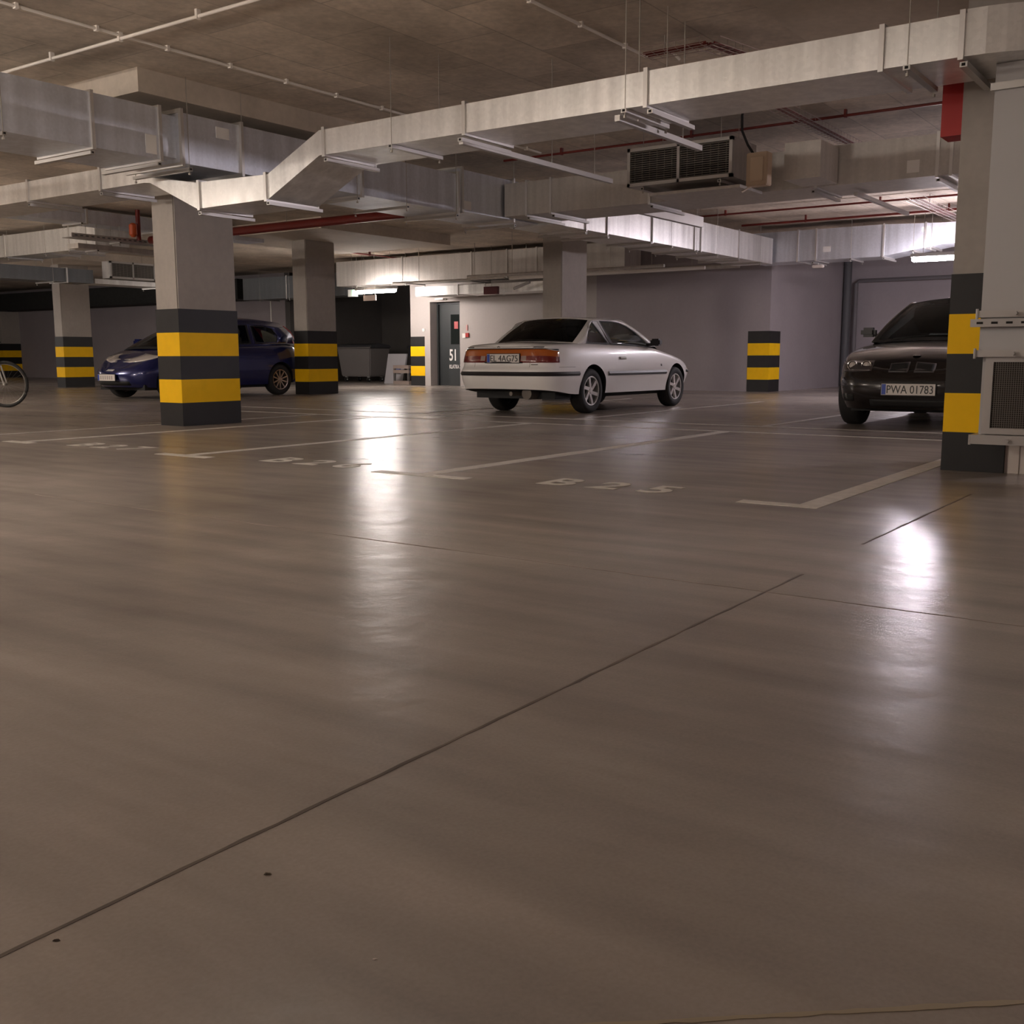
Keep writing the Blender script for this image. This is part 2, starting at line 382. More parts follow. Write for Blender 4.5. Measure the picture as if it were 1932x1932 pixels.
def floortext(s, x, y0, y1, hgt, label):
    o = text(s, 1.0, M_line, Matrix.Identity(4), 'bay_number', None, ext=.0008, off=.022)
    me = o.data
    xs = [v.co.x for v in me.vertices]; ys = [v.co.y for v in me.vertices]
    ax, bx, ay, by = min(xs), max(xs), min(ys), max(ys)
    for v in me.vertices:
        u = (v.co.x - ax) / (bx - ax); t = (v.co.y - ay) / (by - ay)
        v.co = (x + t * hgt, y0 + (y1 - y0) * u, .0018 + (0.0007 if v.co.z > 0 else -.0007))
    return tag(o, label, 'floor marking')
floortext('B 2 5', 5.08, 3.43, 2.60, .32, 'painted bay number B 25 on the floor, nearest of the three numbers')
floortext('B 2 6', 5.08, 5.83, 4.95, .32, 'painted bay number B 26 on the floor left of the bright streak')
floortext('B 2 7', 5.08, 8.24, 7.37, .30, 'faint painted bay number B 27 on the floor in front of the large pillar')
# litter
def crumb(x, y, s, mat, label, seed, cat='litter'):
    rnd = random.Random(seed); mb = MB(); n = 7
    ring = [(s * math.cos(2 * PI * k / n) * rnd.uniform(.6, 1.2), s * .45 * math.sin(2 * PI * k / n) * rnd.uniform(.6, 1.2)) for k in range(n)]
    mb.add([(a, b, 0.0005) for a, b in ring] + [(a * .6, b * .6, s * .35 * rnd.uniform(.6, 1.2)) for a, b in ring],
           [tuple(range(n)), tuple(range(n, 2 * n))] + [(i, (i + 1) % n, (i + 1) % n + n, i + n) for i in range(n)])
    o = mb.build('debris', mat); o.location = (x, y, 0); o.rotation_euler = (0, 0, -.9); return tag(o, label, cat)
crumb(.957, 1.111, .0085, simple('dead_leaf', (.10, .075, .05), .8, noise=.5, nscale=200), 'small dark dried leaf on the floor at lower left of centre', 3)
crumb(.683, 1.198, .006, simple('dark_crumb', (.06, .04, .03), .8), 'tiny dark crumb beside the saw-cut joint at the lower left', 4)
crumb(.886, .837, .0035, simple('pale_chip', (.65, .55, .5), .7), 'tiny pale chip on the floor near the bottom', 6)

# ------------------------------------------------------------------ ventilation ducts
def hanger(parent, axis, pos, c0, c1, z, over=.02, rods=True, top=H, rr=.0035):
    """rail under a duct at pos along its axis, spanning c0..c1 across, with two rods to the ceiling"""
    a0, a1 = min(c0, c1) - over, max(c0, c1) + over
    if axis == 'Y': r = MB().box((a0, pos - .02, z - .03), (a1, pos + .02, z - .002)).box((a0 - .002, pos - .010, z - .024), (a0 + .01, pos + .010, z - .008), 1)
    else: r = MB().box((pos - .02, a0, z - .03), (pos + .02, a1, z - .002)).box((pos - .010, a0 - .002, z - .024), (pos + .010, a0 + .01, z - .008), 1)
    rail = rel(r.build('hanger_rail', [M_rail, M_voidk], parent), parent)
    if rods:
        for a in (a0 + .02, a1 - .02):
            p = (a, pos) if axis == 'Y' else (pos, a)
            q = MB().tube([(p[0], p[1], z - .055), (p[0], p[1], top)], rr, 6).tube([(p[0], p[1], z - .062), (p[0], p[1], z - .045)], .011, 6)
            ro = q.build('threaded_rod', M_rod, rail)
    return rail
def duct(label, axis, c0, c1, prof, flanges=(), hangers=(), mat=None, stickers=(), fl=.018, htop=H, group=None, hz=None, name='ventilation_duct', extra=None, loc=None):
    """prof: (position along axis, z bottom, z top); c0..c1 across"""
    mat = mat or M_galv
    p0 = prof[0]; p1 = prof[-1]
    base = loc or ((((c0 + c1) / 2, (p0[0] + p1[0]) / 2) if axis == 'Y' else ((p0[0] + p1[0]) / 2, (c0 + c1) / 2)) + (min(p[1] for p in prof),))
    t = thing(name, label, 'air duct', base, group=group)
    poly = [(p[0], p[1]) for p in prof] + [(p[0], p[2]) for p in reversed(prof)]
    mb = MB().prism(poly, c0, c1, 'YZ' if axis == 'Y' else 'XZ')
    if extra: extra(mb)
    rel(mb.build('duct_body', mat, t), t)
    def zat(p):
        q = sorted(prof)
        for a, b in zip(q, q[1:]):
            if a[0] <= p <= b[0]:
                f = (p - a[0]) / max(1e-6, b[0] - a[0]); return a[1] + (b[1] - a[1]) * f, a[2] + (b[2] - a[2]) * f
        return q[0][1:] if p < q[0][0] else q[-1][1:]
    for p in flanges:
        zb, zt = zat(p); e = fl; w_ = .015; fb = MB()
        for (u0, u1, v0, v1) in ((c0 - e, c0 + .005, zb - e, zt + e), (c1 - .005, c1 + e, zb - e, zt + e), (c0, c1, zb - e, zb + .005), (c0, c1, zt - .005, zt + e)):
            if axis == 'Y': fb.box((u0, p - w_, v0), (u1, p + w_, v1))
            else: fb.box((p - w_, u0, v0), (p + w_, u1, v1))
        rel(fb.build('flange', M_flange, t), t)
    for p in hangers:
        hanger(t, axis, p, c0, c1, zat(p)[0] - (.03 if any(abs(p - q) < .05 for q in flanges) else 0), rods=not any(abs(p - q) < .05 for q in flanges), top=htop)
    for (p, z, w_, h_) in stickers:
        if axis == 'Y': s = MB().box((c0 - .003, p - w_ / 2, z - h_ / 2), (c0, p + w_ / 2, z + h_ / 2))
        else: s = MB().box((p - w_ / 2, c0 - .003, z - h_ / 2), (p + w_ / 2, c0, z + h_ / 2))
        rel(s.build('paper_label', M_sticker, t), t)
    return t
# long flat duct crossing the whole view
def elbow(mb):
    cx, cy, ro, ri = 7.30, 1.5, .80, .20; A = []; Bq = []; n = 12
    for i in range(n + 1):
        a = PI / 2 * i / n
        A.append((cx - ro * math.cos(a), cy - ro * math.sin(a))); Bq.append((cx - ri * math.cos(a), cy - ri * math.sin(a)))
    mb.prism(A + Bq[::-1], 2.39, 2.64, 'XY')
t = duct('long flat galvanised duct crossing the whole view, dipping in front of the large pillar', 'Y', 6.5, 7.10,
         [(1.5, 2.39, 2.62), (6.56, 2.40, 2.60), (7.20, 2.10, 2.31), (8.16, 2.095, 2.33), (8.84, 2.39, 2.44), (8.93, 2.40, 2.60), (17.5, 2.40, 2.60)],
         flanges=(10.93, 9.63, 8.12, 7.22, 6.50, 5.03, 3.50, 1.96, 1.52), hangers=(10.9, 9.6, 8.10, 7.18, 6.47, 5.76, 5.06, 3.66, 3.46, 1.81, 1.50),
         extra=elbow)
def longrail(x0, x1, y, z, ends=True):
    r = rel(B((x0, y - .02, z - .04), (x1, y + .02, z)).build('hanger_rail', M_rail, t), t)
    for x in (x1 - .3, x1 - 1.0): MB().tube([(x, y, z), (x, y, H)], .005, 6).build('threaded_rod', M_rod, r)
longrail(6.5, 8.75, 5.065, 2.36); longrail(6.5, 7.8, 3.72, 2.36)
# deep duct on the left
t = duct('deep galvanised duct from the upper left passing behind the flat duct to the elbow', 'X', 8.03, 8.82, [(-3, 2.455, 2.89), (6.05, 2.455, 2.89)],
         flanges=(5.37, 6.03), hangers=(5.35, 4.6, 6.0), stickers=((5.935, 2.567, .11, .16),), mat=M_galvb,
         extra=lambda mb: (mb.box((6.05, 8.10, 2.50), (6.25, 8.75, 2.86)), mb.box((6.25, 8.03, 2.455), (10.25, 8.82, 2.89)), mb.box((10.25, 8.03, 2.475), (11.95, 8.82, 2.96))))
for x in (6.25, 6.93, 8.56, 10.22, 10.30, 11.37):
    fb = MB(); zb, zt = (2.455, 2.89) if x < 10.28 else (2.475, 2.96)
    for (v0, v1, u0, u1) in ((8.0, 8.035, zb - .03, zt + .03), (8.815, 8.85, zb - .03, zt + .03), (8.03, 8.82, zb - .03, zb + .005), (8.03, 8.82, zt - .005, zt + .03)):
        fb.box((x - .015, v0, u0), (x + .015, v1, u1))
    rel(fb.build('flange', M_flange, t), t)
for x in (6.33, 6.95, 8.5, 9.3, 10.2, 11.4): hanger(t, 'X', x, 8.03, 8.82, 2.425)
for p in ((6.72, 2.784, .15, .10), (10.42, 2.55, .14, .10)):
    rel(B((p[0] - p[2] / 2, 8.027, p[1] - p[3] / 2), (p[0] + p[2] / 2, 8.03, p[1] + p[3] / 2)).build('paper_label', M_sticker, t), t)
t = duct('dull galvanised duct running from the elbow to the right behind the louvred air box', 'Y', 11.15, 11.93, [(-4, 2.49, 2.89), (8.0, 2.49, 2.89)],
     flanges=(7.66, 7.30, 5.94, 3.98, 2.77, 2.64), hangers=(7.62, 7.25, 5.90, 4.0, 2.75), mat=M_galvd, stickers=((3.0, 2.6, .12, .12),))
rel(B((11.5, 3.65, 2.42), (13.5, 3.69, 2.46)).build('hanger_rail', M_rail, t), t)
duct('bright galvanised duct above the white coupe running away towards the wall', 'X', 7.75, 8.5, [(11.96, 2.46, 2.93), (19.5, 2.46, 2.93)],
     flanges=(12.71, 13.29, 14.65, 16.11, 16.35, 17.9), hangers=(12.7, 13.3, 14.6, 15.3, 16.2, 17.0, 17.9, 18.9), fl=.02)
duct('far galvanised duct above the recess right of the white coupe, its bottom stepping up', 'Y', 19.6, 20.3,
     [(-3, 2.66, 3.02), (4.7, 2.66, 3.02), (5.75, 2.50, 3.06), (8.2, 2.50, 3.06)], flanges=(7.3, 6.95, 5.72, 5.0), hangers=(7.0, 6.3, 5.7, 5.2, 4.9),
     mat=M_galvb, stickers=((6.745, 2.687, .14, .10), (5.0, 2.93, .14, .08), (4.75, 2.84, .12, .1)))
duct('wide galvanised duct above the door and the left tube light', 'Y', 19.6, 20.3, [(11.0, 2.50, 3.10), (19.3, 2.50, 3.10)],
     flanges=(17.1, 15.0, 14.0, 13.2), hangers=(18.6, 17.0, 15.0, 13.2), mat=M_galvd)
duct('shallow galvanised duct close above the door catching the lamp light', 'Y', 19.85, 20.6, [(13.2, 2.19, 2.40), (16.9, 2.19, 2.40)],
     flanges=(15.6, 14.8), mat=M_galv)
rel_ = None
duct('bluish duct under the ceiling at the far upper left behind the flat duct', 'X', 16.0, 16.5, [(9.2, 2.93, 3.14), (14.3, 2.93, 3.14)],
     flanges=(10.5,), hangers=(10.4, 11.9), mat=M_galvb)
duct('small duct below the perforated cable tray left of the large pillar', 'X', 16.05, 16.35, [(10.35, 2.52, 2.60), (12.8, 2.52, 2.60)], mat=M_galvd, hangers=(10.7, 12.5), htop=2.928)
duct('beige-looking duct at the far left edge behind the flat duct', 'Y', 11.5, 12.2, [(17.3, 2.69, 3.10), (30, 2.69, 3.10)], flanges=(20.3, 18.1), hangers=(20.2, 18.9, 18.1), mat=M_galv)
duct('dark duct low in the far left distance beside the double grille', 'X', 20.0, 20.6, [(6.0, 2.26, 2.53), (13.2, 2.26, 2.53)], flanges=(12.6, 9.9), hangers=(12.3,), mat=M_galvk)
duct('bright strip of duct under the distant double grille left of the large pillar', 'X', 20.1, 20.7, [(13.3, 2.27, 2.37), (17.0, 2.27, 2.37)], mat=M_galv, hangers=(14.9, 16.5))
duct('black insulated duct along the top of the far left wall', 'Y', 20.9, 21.8, [(24.6, 2.42, 3.0), (41, 2.42, 3.0)], mat=M_insul, hangers=())
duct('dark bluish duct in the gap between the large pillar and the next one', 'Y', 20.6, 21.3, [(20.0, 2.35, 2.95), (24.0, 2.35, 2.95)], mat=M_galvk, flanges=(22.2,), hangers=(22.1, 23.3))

# louvred air box and neighbours
def grille_box(x0, y0, y1, z0, z1, dep, label, axis='X'):
    t = thing('air_intake_box', label, 'air grille', (x0, (y0 + y1) / 2, z0))
    P_ = (lambda a, b: ((a[0], a[1], a[2]), (b[0], b[1], b[2]))) if axis == 'X' else (lambda a, b: ((a[1], a[0], a[2]), (b[1], b[0], b[2])))
    def bx(mb, a, b, mi=0):
        q = P_(a, b); return mb.box(q[0], q[1], mi)
    off = Vector(t.location)
    if axis != 'X': t.location = ((y0 + y1) / 2, x0, z0)
    mb = MB(); bx(mb, (x0 + .05, y0, z0), (x0 + dep, y1, z1)); rel(mb.build('box_body', M_galvd, t), t)
    mb = MB(); f = .035; ym = (y0 + y1) / 2
    for (a0, a1, b0, b1) in ((y0, y1, z0, z0 + f), (y0, y1, z1 - f, z1), (y0, y0 + f, z0, z1), (y1 - f, y1, z0, z1), (ym - f * .45, ym + f * .45, z0, z1)):
        bx(mb, (x0, a0, b0), (x0 + .05, a1, b1))
    rel(mb.build('grille_frame', M_rail, t), t)
    mb = MB(); bx(mb, (x0 + .045, y0 + f, z0 + f), (x0 + .05, y1 - f, z1 - f)); rel(mb.build('back_plate', M_voidk, t), t)
    mb = MB(); n = 15
    for i in range(n):
        z = z0 + f + (z1 - z0 - 2 * f) * (i + .5) / n; bx(mb, (x0 + .012, y0 + f, z - .003), (x0 + .03, y1 - f, z + .005))
    k = int((y1 - y0) / .09)
    for i in range(k):
        y = y0 + f + (y1 - y0 - 2 * f) * (i + .5) / k; bx(mb, (x0 + .03, y - .003, z0 + f), (x0 + .04, y + .003, z1 - f))
    rel(mb.build('louvres', M_mesh, t), t)
    return t
t = grille_box(10.4, 4.60, 5.82, 2.56, 2.96, .62, 'large double louvred air box hanging above the white coupe')
hanger(t, 'Y', 4.75, 10.45, 10.9, 2.55); hanger(t, 'Y', 5.65, 10.45, 10.9, 2.55)
rel(B((10.5, 4.55, 2.46), (11.1, 5.6, 2.49)).build('support_plate', M_galvd, t), t)
grille_box(19.9, 13.55, 14.65, 2.39, 2.74, .3, 'small distant double grille left of the large pillar', axis='Y')
t = thing('junction_box', 'beige plastic control box hanging right of the louvred air box', 'box', (10.3, 4.26, 2.42))
rel(B((10.25, 4.16, 2.42), (10.38, 4.38, 2.74)).build('casing', M_beige, t, bevel=.008), t)
rel(B((10.235, 4.20, 2.46), (10.25, 4.33, 2.69)).build('cover', simple('beige_light', (.66, .52, .38), .45), t), t)
rel(MB().tube([(10.3, 4.34, 2.42), (10.28, 4.38, 2.40), (10.25, 4.42, 2.37)], .012, 6).build('cable_gland', M_whitep, t), t)
tag(MB().tube([(9.95, 4.28, 3.15), (10.0, 4.33, 3.05), (10.1, 4.37, 2.93), (10.25, 4.37, 2.82), (10.31, 4.33, 2.735)], .013, 6).build('black_cable', M_dark), 'black cable drooping from the ceiling tray to the beige control box', 'cable')
duct('short dark duct stub right of the beige control box', 'Y', 10.6, 11.13, [(3.75, 2.50, 2.86), (4.12, 2.50, 2.86)], mat=M_galvd)
B_ = thing('cable_duct_panel', 'flat pale metal plate with rail below the louvred air box', 'metal plate', (12.6, 6.6, 2.45))
rel(B((12.0, 6.55, 2.52), (13.9, 6.62, 2.66)).build('plate', M_rail, B_), B_)
for x in (12.1, 13.8): rel(MB().tube([(x, 6.58, 2.66), (x, 6.58, H)], .005, 6).build('threaded_rod', M_rod, B_), B_)

# ------------------------------------------------------------------ conduits, pipes, trays
def conduit(pts, r, mat, label, cat='conduit', clips=0, hang=0, name='conduit', clipmat=None, zc=None):
    p0 = pts[0]; t = thing(name, label, cat, p0)
    rel(MB().tube(pts, r, 10).build('tube', mat, t, smooth=50), t)
    if clips:
        for a, b in zip(pts, pts[1:]):
            a = Vector(a); b = Vector(b); L_ = (b - a).length
            if L_ < .3: continue
            n = int(L_ / clips)
            for i in range(n):
                c = a.lerp(b, (i + .5) / n); dx = (b - a).normalized()
                e = Vector((abs(dx.x) * .012 + (1 - abs(dx.x)) * (r + .006), abs(dx.y) * .012 + (1 - abs(dx.y)) * (r + .006), 0))
                rel(MB().box((c.x - e.x, c.y - e.y, c.z - r - .006), (c.x + e.x, c.y + e.y, H - .001)).build('pipe_clip', clipmat or mat, t), t)
    if hang:
        for a, b in zip(pts, pts[1:]):
            a = Vector(a); b = Vector(b); n = max(1, int((b - a).length / hang))
            if abs(b.z - a.z) > .5: continue
            for i in range(n):
                c = a.lerp(b, (i + .5) / n); rel(MB().tube([(c.x, c.y, c.z + r * .9), (c.x, c.y, H - .001)], .006, 6).build('threaded_rod', M_rod, t), t)
    return t
zc = H - .022
conduit([(-1.0, 7.35, zc), (11.0, 7.35, zc)], .0125, M_pvc, 'pale conduit with clips crossing the upper left ceiling towards the centre', clips=.62)
conduit([(5.20, 3.2, zc - .027), (5.20, 11.5, zc - .027)], .0125, M_pvc, 'pale conduit crossing the other one at the upper left ceiling', clips=.9)
conduit([(2.0, 4.35, zc), (8.05, 4.35, zc), (8.06, 4.12, zc), (8.14, 4.08, zc - .05)], .0125, M_pvc, 'pale conduit at the top centre ending in a short bend near the red tray', clips=.62)
conduit([(11.5, 9.0, 2.72), (11.5, 15.7, 2.72)], .065, M_red, 'thick dark red pipe behind the flat duct above the second pillar', 'pipe', name='fire_pipe', hang=1.8)
conduit([(11.0, 7.9, 3.14), (11.0, -4, 3.14)], .014, M_red, 'thin red pipe under the ceiling behind the louvred air box', 'pipe', clips=1.6, name='sprinkler_pipe')
conduit([(17.2, 9.0, 3.13), (17.2, -4, 3.13)], .016, M_red, 'thin red pipe under the far lit ceiling at the right', 'pipe', clips=2.2, name='sprinkler_pipe')
conduit([(18.6, 8.0, 3.10), (18.6, -4, 3.10)], .02, M_red, 'farther thin red pipe under the ceiling near the right tube light', 'pipe', clips=2.2, name='sprinkler_pipe')
conduit([(12.6, 17.5, 3.13), (21, 17.5, 3.13)], .018, M_red, 'thin red pipe running behind the second pillar', 'pipe', clips=1.2, name='sprinkler_pipe')
conduit([(17.5, 9.0, 2.36), (17.5, 13.5, 2.36)], .03, M_galvd, 'grey pipe hanging behind the pillar above the white coupe', 'pipe', hang=1.6, name='drain_pipe')
conduit([(19.0, 8.9, 2.42), (19.0, 13.5, 2.42)], .035, M_pvc, 'pale pipe near the wall behind the pillar above the white coupe', 'pipe', hang=1.6, name='drain_pipe')
conduit([(20.4, 8.8, 2.55), (20.4, 13.0, 2.55)], .05, M_galvd, 'thick grey pipe along the top of the wall behind the white coupe', 'pipe', hang=1.4, name='drain_pipe')
conduit([(18.8, 13.5, 2.42), (18.8, 16.7, 2.44), ], .02, M_galvd, 'grey conduit in front of the wide duct above the door', 'conduit', hang=1.1)
conduit([(21.98, 24.4, 0), (21.98, 24.4, 2.4)], .02, M_pvc, 'thin pale vertical pipe on the wall left of the second pillar', 'pipe', name='drain_pipe')
M_pipe2 = simple('pipe_grey', (.16, .15, .155), .6)
conduit([(25.5, 8.24, 0), (25.5, 8.24, 3.19)], .095, simple('pipe_wrap', (.10, .10, .105), .6), 'dark wrapped vertical pipe in the corner behind the black car', 'pipe', name='drain_pipe')
conduit([(25.55, 8.04, 0), (25.55, 8.04, 2.44), (25.55, 7.98, 2.5), (25.55, 3.0, 2.5)], .045, M_pipe2, 'thinner grey pipe beside the wrapped pipe, bending along the wall top', 'pipe', name='drain_pipe')
def tray(pts, w_, label, mat=M_mesh, h=.05, under=M_red, step=.1):
    t = thing('cable_tray', label, 'cable tray', pts[0])
    mb = MB()
    for a, b in zip(pts, pts[1:]):
        a = Vector(a); b = Vector(b); d_ = (b - a).normalized(); n_ = Vector((-d_.y, d_.x, 0)); L_ = (b - a).length
        for s in (-1, -.33, .33, 1): mb.tube([a + n_ * w_ / 2 * s, b + n_ * w_ / 2 * s], .0035, 5)
        for s in (-1, 1): mb.tube([a + n_ * w_ / 2 * s + Vector((0, 0, h)), b + n_ * w_ / 2 * s + Vector((0, 0, h))], .0035, 5)
        for i in range(int(L_ / step) + 1):
            c = a + d_ * i * step
            mb.tube([c - n_ * w_ / 2 + Vector((0, 0, h)), c - n_ * w_ / 2, c + n_ * w_ / 2, c + n_ * w_ / 2 + Vector((0, 0, h))], .0025, 4)
    rel(mb.build('wire_basket', mat, t), t)
    a = Vector(pts[0]).lerp(Vector(pts[1]), .3); rel(MB().tube([(a.x, a.y, a.z), (a.x, a.y, H - .001)], .006, 6).build('threaded_rod', M_rod, t), t)
    mb = MB()
    for a, b in zip(pts, pts[1:]):
        a = Vector(a) + Vector((0, 0, .015)); b = Vector(b) + Vector((0, 0, .015)); d_ = (b - a).normalized(); n_ = Vector((-d_.y, d_.x, 0))
        for s in (-.5, -.1, .3): mb.tube([a + n_ * w_ / 2 * s, b + n_ * w_ / 2 * s], .009, 5)
    rel(mb.build('red_cables', under, t), t)
    return t
M_wire = simple('pale_wire', (.45, .36, .33), .4, .6)
tray([(7.70, 4.15, 3.06), (7.70, 3.62, 3.06), (8.6, 3.45, 3.06)], .20, 'wire tray with red cables on the ceiling above the flat duct', M_wire)
tray([(9.75, 3.96, 3.06), (12.4, 3.96, 3.06)], .18, 'wire tray with red cables running to the ceiling right of the louvred air box', M_wire)
tray([(16.5, 4.4, 3.01), (19.4, 4.4, 3.01)], .25, 'wire tray near the lit ceiling above the right tube light', M_wire)
t = thing('cable_tray', 'perforated metal cable tray left of the large pillar', 'cable tray', (12, 16, 2.66))
mb = B((10.1, 15.82, 2.66), (12.6, 15.84, 2.73)).box((10.1, 15.84, 2.66), (12.6, 16.1, 2.67))
rel(mb.build('tray_body', M_rail, t), t)
mb = MB()
for i in range(24): mb.box((10.15 + i * .1, 15.815, 2.685), (10.2 + i * .1, 15.821, 2.705))
rel(mb.build('slots', M_galvk, t), t)
hanger(t, 'X', 11.0, 15.85, 16.1, 2.66, top=2.928); hanger(t, 'X', 12.3, 15.85, 16.1, 2.66, top=2.928)
t = thing('sprinkler_valve', 'orange valve body on a red riser left of the large pillar', 'valve', (11.16, 15.7, 2.72))
rel(MB().tube([(11.16, 15.7, 2.74), (11.16, 15.7, 2.78), (11.16, 15.7, 2.94), (11.16, 15.7, 2.97)], [.03, .065, .065, .03], 14).build('valve_body', M_orange, t, smooth=40), t)
rel(MB().tube([(11.28, 15.72, 2.70), (11.28, 15.72, H)], .04, 10).build('riser', M_red, t, smooth=40), t)

# ------------------------------------------------------------------ lamps
for i, (c, ax, ln, st, col, lab) in enumerate(LAMPS):
    t = thing('tube_light', lab, 'ceiling light', c, group=None)
    h = ln / 2
    MB().box((-.06, -h, .03), (.06, h, .09)).build('housing', M_grey, t, bevel=.008)
    me = emit('tube_glow_%d' % i, col, st)
    MB().tube([(0, -h + .02, 0), (0, -h + .05, 0), (0, h - .05, 0), (0, h - .02, 0)], [.03, .05, .05, .03], 10).build('diffuser', me, t, smooth=60)
    for s in (-1, 1): MB().tube([(0, s * h * .7, .09), (0, s * h * .7, H - c[2])], .004, 5).build('suspension_wire', M_rod, t)

# signs and small fittings
t = thing('exit_sign', 'small green and white emergency exit sign left of the tube light', 'sign', (19.2, 18.38, 2.2))
B((-.02, -.16, 0), (.02, .13, .17)).build('sign_panel', simple('sign_white', (.8, .85, .8), .4), t)
mb = MB().box((-.023, -.14, .02), (-.02, -.01, .15)); mb.build('green_field', emit('sign_green', (.05, .7, .25), .6), t)
mb = MB().tube([(-.026, -.09, .10), (-.026, -.07, .07), (-.026, -.09, .045)], .006, 5).tube([(-.026, -.07, .12), (-.026, -.07, .135)], .012, 6).tube([(-.026, -.05, .095), (-.026, -.07, .085)], .006, 5)
mb.build('running_figure', M_white, t)
MB().tube([(0, 0, .17), (0, 0, 1.0)], .004, 5).build('suspension_wire', M_rod, t)
t = thing('hanging_sign', 'pale blank sign hanging just below the left tube light', 'sign', (19.0, 17.62, 2.07))
B((-.01, -.2, 0), (.01, .2, .13)).build('sign_panel', simple('sign_pink', (.75, .62, .55), .5), t)
for s in (-.17, .17): MB().tube([(0, s, .13), (0, s, 1.13)], .003, 5).build('suspension_wire', M_rod, t)
t = thing('alarm_sign', 'dark red alarm box hanging above the wall right of the door', 'alarm', (19.48, 14.35, 2.13))
B((-.04, -.19, 0), (.04, .19, .17)).build('casing', simple('maroon', (.10, .008, .012), .5), t)
MB().tube([(0, 0, .17), (0, 0, 1.07)], .005, 5).build('suspension_rod', M_rod, t)
t = thing('emergency_light', 'short pale cylindrical spotlight pointing down near the alarm box', 'ceiling light', (19.48, 13.4, 2.30))
MB().tube([(0, .3, -.06), (0, -.1, .06)], .035, 10).build('barrel', M_grey, t, smooth=40); MB().tube([(0, .33, -.07), (0, .30, -.06)], .03, 10).build('lens', M_plug, t)
MB().tube([(0, 0, .03), (0, 0, .9)], .004, 5).build('suspension_rod', M_rod, t)
t = thing('emergency_light', 'small round white light under the far duct right of the white coupe', 'ceiling light', (19.75, 6.95, 2.37))
B((-.06, -.1, 0), (.06, .1, .05)).build('casing', M_whitep, t, bevel=.01)
MB().tube([(0, 0, .05), (0, 0, .085)], .01, 6).build('mount', M_rod, t)
t = thing('fire_call_point', 'small red and white call point on the wall between door and white coupe', 'alarm', (20.99, 16.2, 1.22))
B((-.03, -.04, 0), (.008, .05, .1)).build('red_box', M_redp, t); B((-.03, .055, -.02), (.008, .15, .09)).build('white_box', M_white, t)
B((-.01, -.0, .16), (.008, .04, .30)).build('notice', simple('pink_note', (.6, .3, .28), .5), t)
t = thing('light_switch', 'small white switch on the wall left of the door', 'switch', (20.99, 17.62, 1.38))
B((-.02, -.035, 0), (.008, .035, .07)).build('plate', M_white, t); B((-.026, -.018, .018), (-.018, .018, .052)).build('rocker', M_whitep, t)
t = thing('emergency_light', 'flat white light over the door head', 'ceiling light', (20.9, 17.0, 2.15))
B((-.05, -.13, 0), (.098, .13, .04)).build('casing', M_white, t)

# ------------------------------------------------------------------ grey vertical duct at the right pillar
t = thing('vertical_duct', 'grey vertical sheet-metal duct with a mesh intake at its foot, at the right edge', 'air duct', (6.95, 1.06, .23))
rel(B((6.76, .74, .76), (7.16, 1.385, 2.388)).build('duct_body', M_grey, t), t)
rel(B((6.79, .74, .27), (7.16, 1.365, .76)).build('intake_box', M_grey, t), t)
for z in (2.26, .98, .75):
    rel(MB().box((6.735, .72, z - .02), (7.17, 1.405, z + .02)).build('flange', M_rail, t), t)
rel(B((6.725, .70, .215), (7.17, 1.40, .27)).build('bottom_lip', M_rail, t), t)
rl = rel(B((6.705, .68, .905), (6.735, 1.43, .95)).build('perforated_rail', M_rail, t), t)
mb = MB()
for i in range(9): mb.box((6.702, .72 + i * .08, .921), (6.706, .755 + i * .08, .934))
mb.build('slots', M_voidk, rl)
for z in (.98, .75, .24):
    rel(MB().tube([(6.70, 1.19, z), (6.75, 1.19, z)], .012, 6).build('bolt', M_rail, t), t); rel(MB().tube([(6.73, 1.40, z - .03), (6.73, 1.40, z + .03)], .008, 6).build('bolt', M_rail, t), t)
mb = MB()
for (a0, a1, b0, b1) in ((.74, 1.345, .275, .31), (.74, 1.345, .70, .728), (1.30, 1.345, .31, .70), (.74, .775, .31, .70)): mb.box((6.765, a0, b0), (6.7895, a1, b1))
rel(mb.build('grille_frame', M_rail, t), t)
rel(B((6.785, .77, .31), (6.789, 1.30, .70)).build('mesh_backing', simple('mesh_back', (.045, .035, .03), .8), t), t)
mb = MB()
for i in range(42):
    y = .775 + i * .0125; mb.box((6.778, y - .0012, .31), (6.781, y + .0012, .70))
for i in range(31):
    z = .313 + i * .0125; mb.box((6.776, .775, z - .0012), (6.779, 1.30, z + .0012))
rel(mb.build('wire_mesh', M_mesh, t), t)
t = thing('pipe_casing', 'white boxed-in pipe standing on the floor right of the striped pillar foot', 'pipe casing', (7.4, 1.2, 0))
rel(B((7.22, 1.135, 0), (7.5, 1.285, 2.36)).build('casing', M_whitep, t), t)
rel(B((7.215, 1.2, .0), (7.221, 1.203, .4)).build('seam', M_crack, t), t)
tag(B((7.24, 1.665, 2.11), (7.44, 1.79, 2.60)).build('red_panel', M_redp), 'bright red vertical panel fixed high on the right pillar', 'panel')
tag(B((7.15, 1.662, 2.50), (7.235, 1.74, 2.60)).build('junction_box', M_grey), 'small grey box on top of the red panel at the right pillar', 'box')

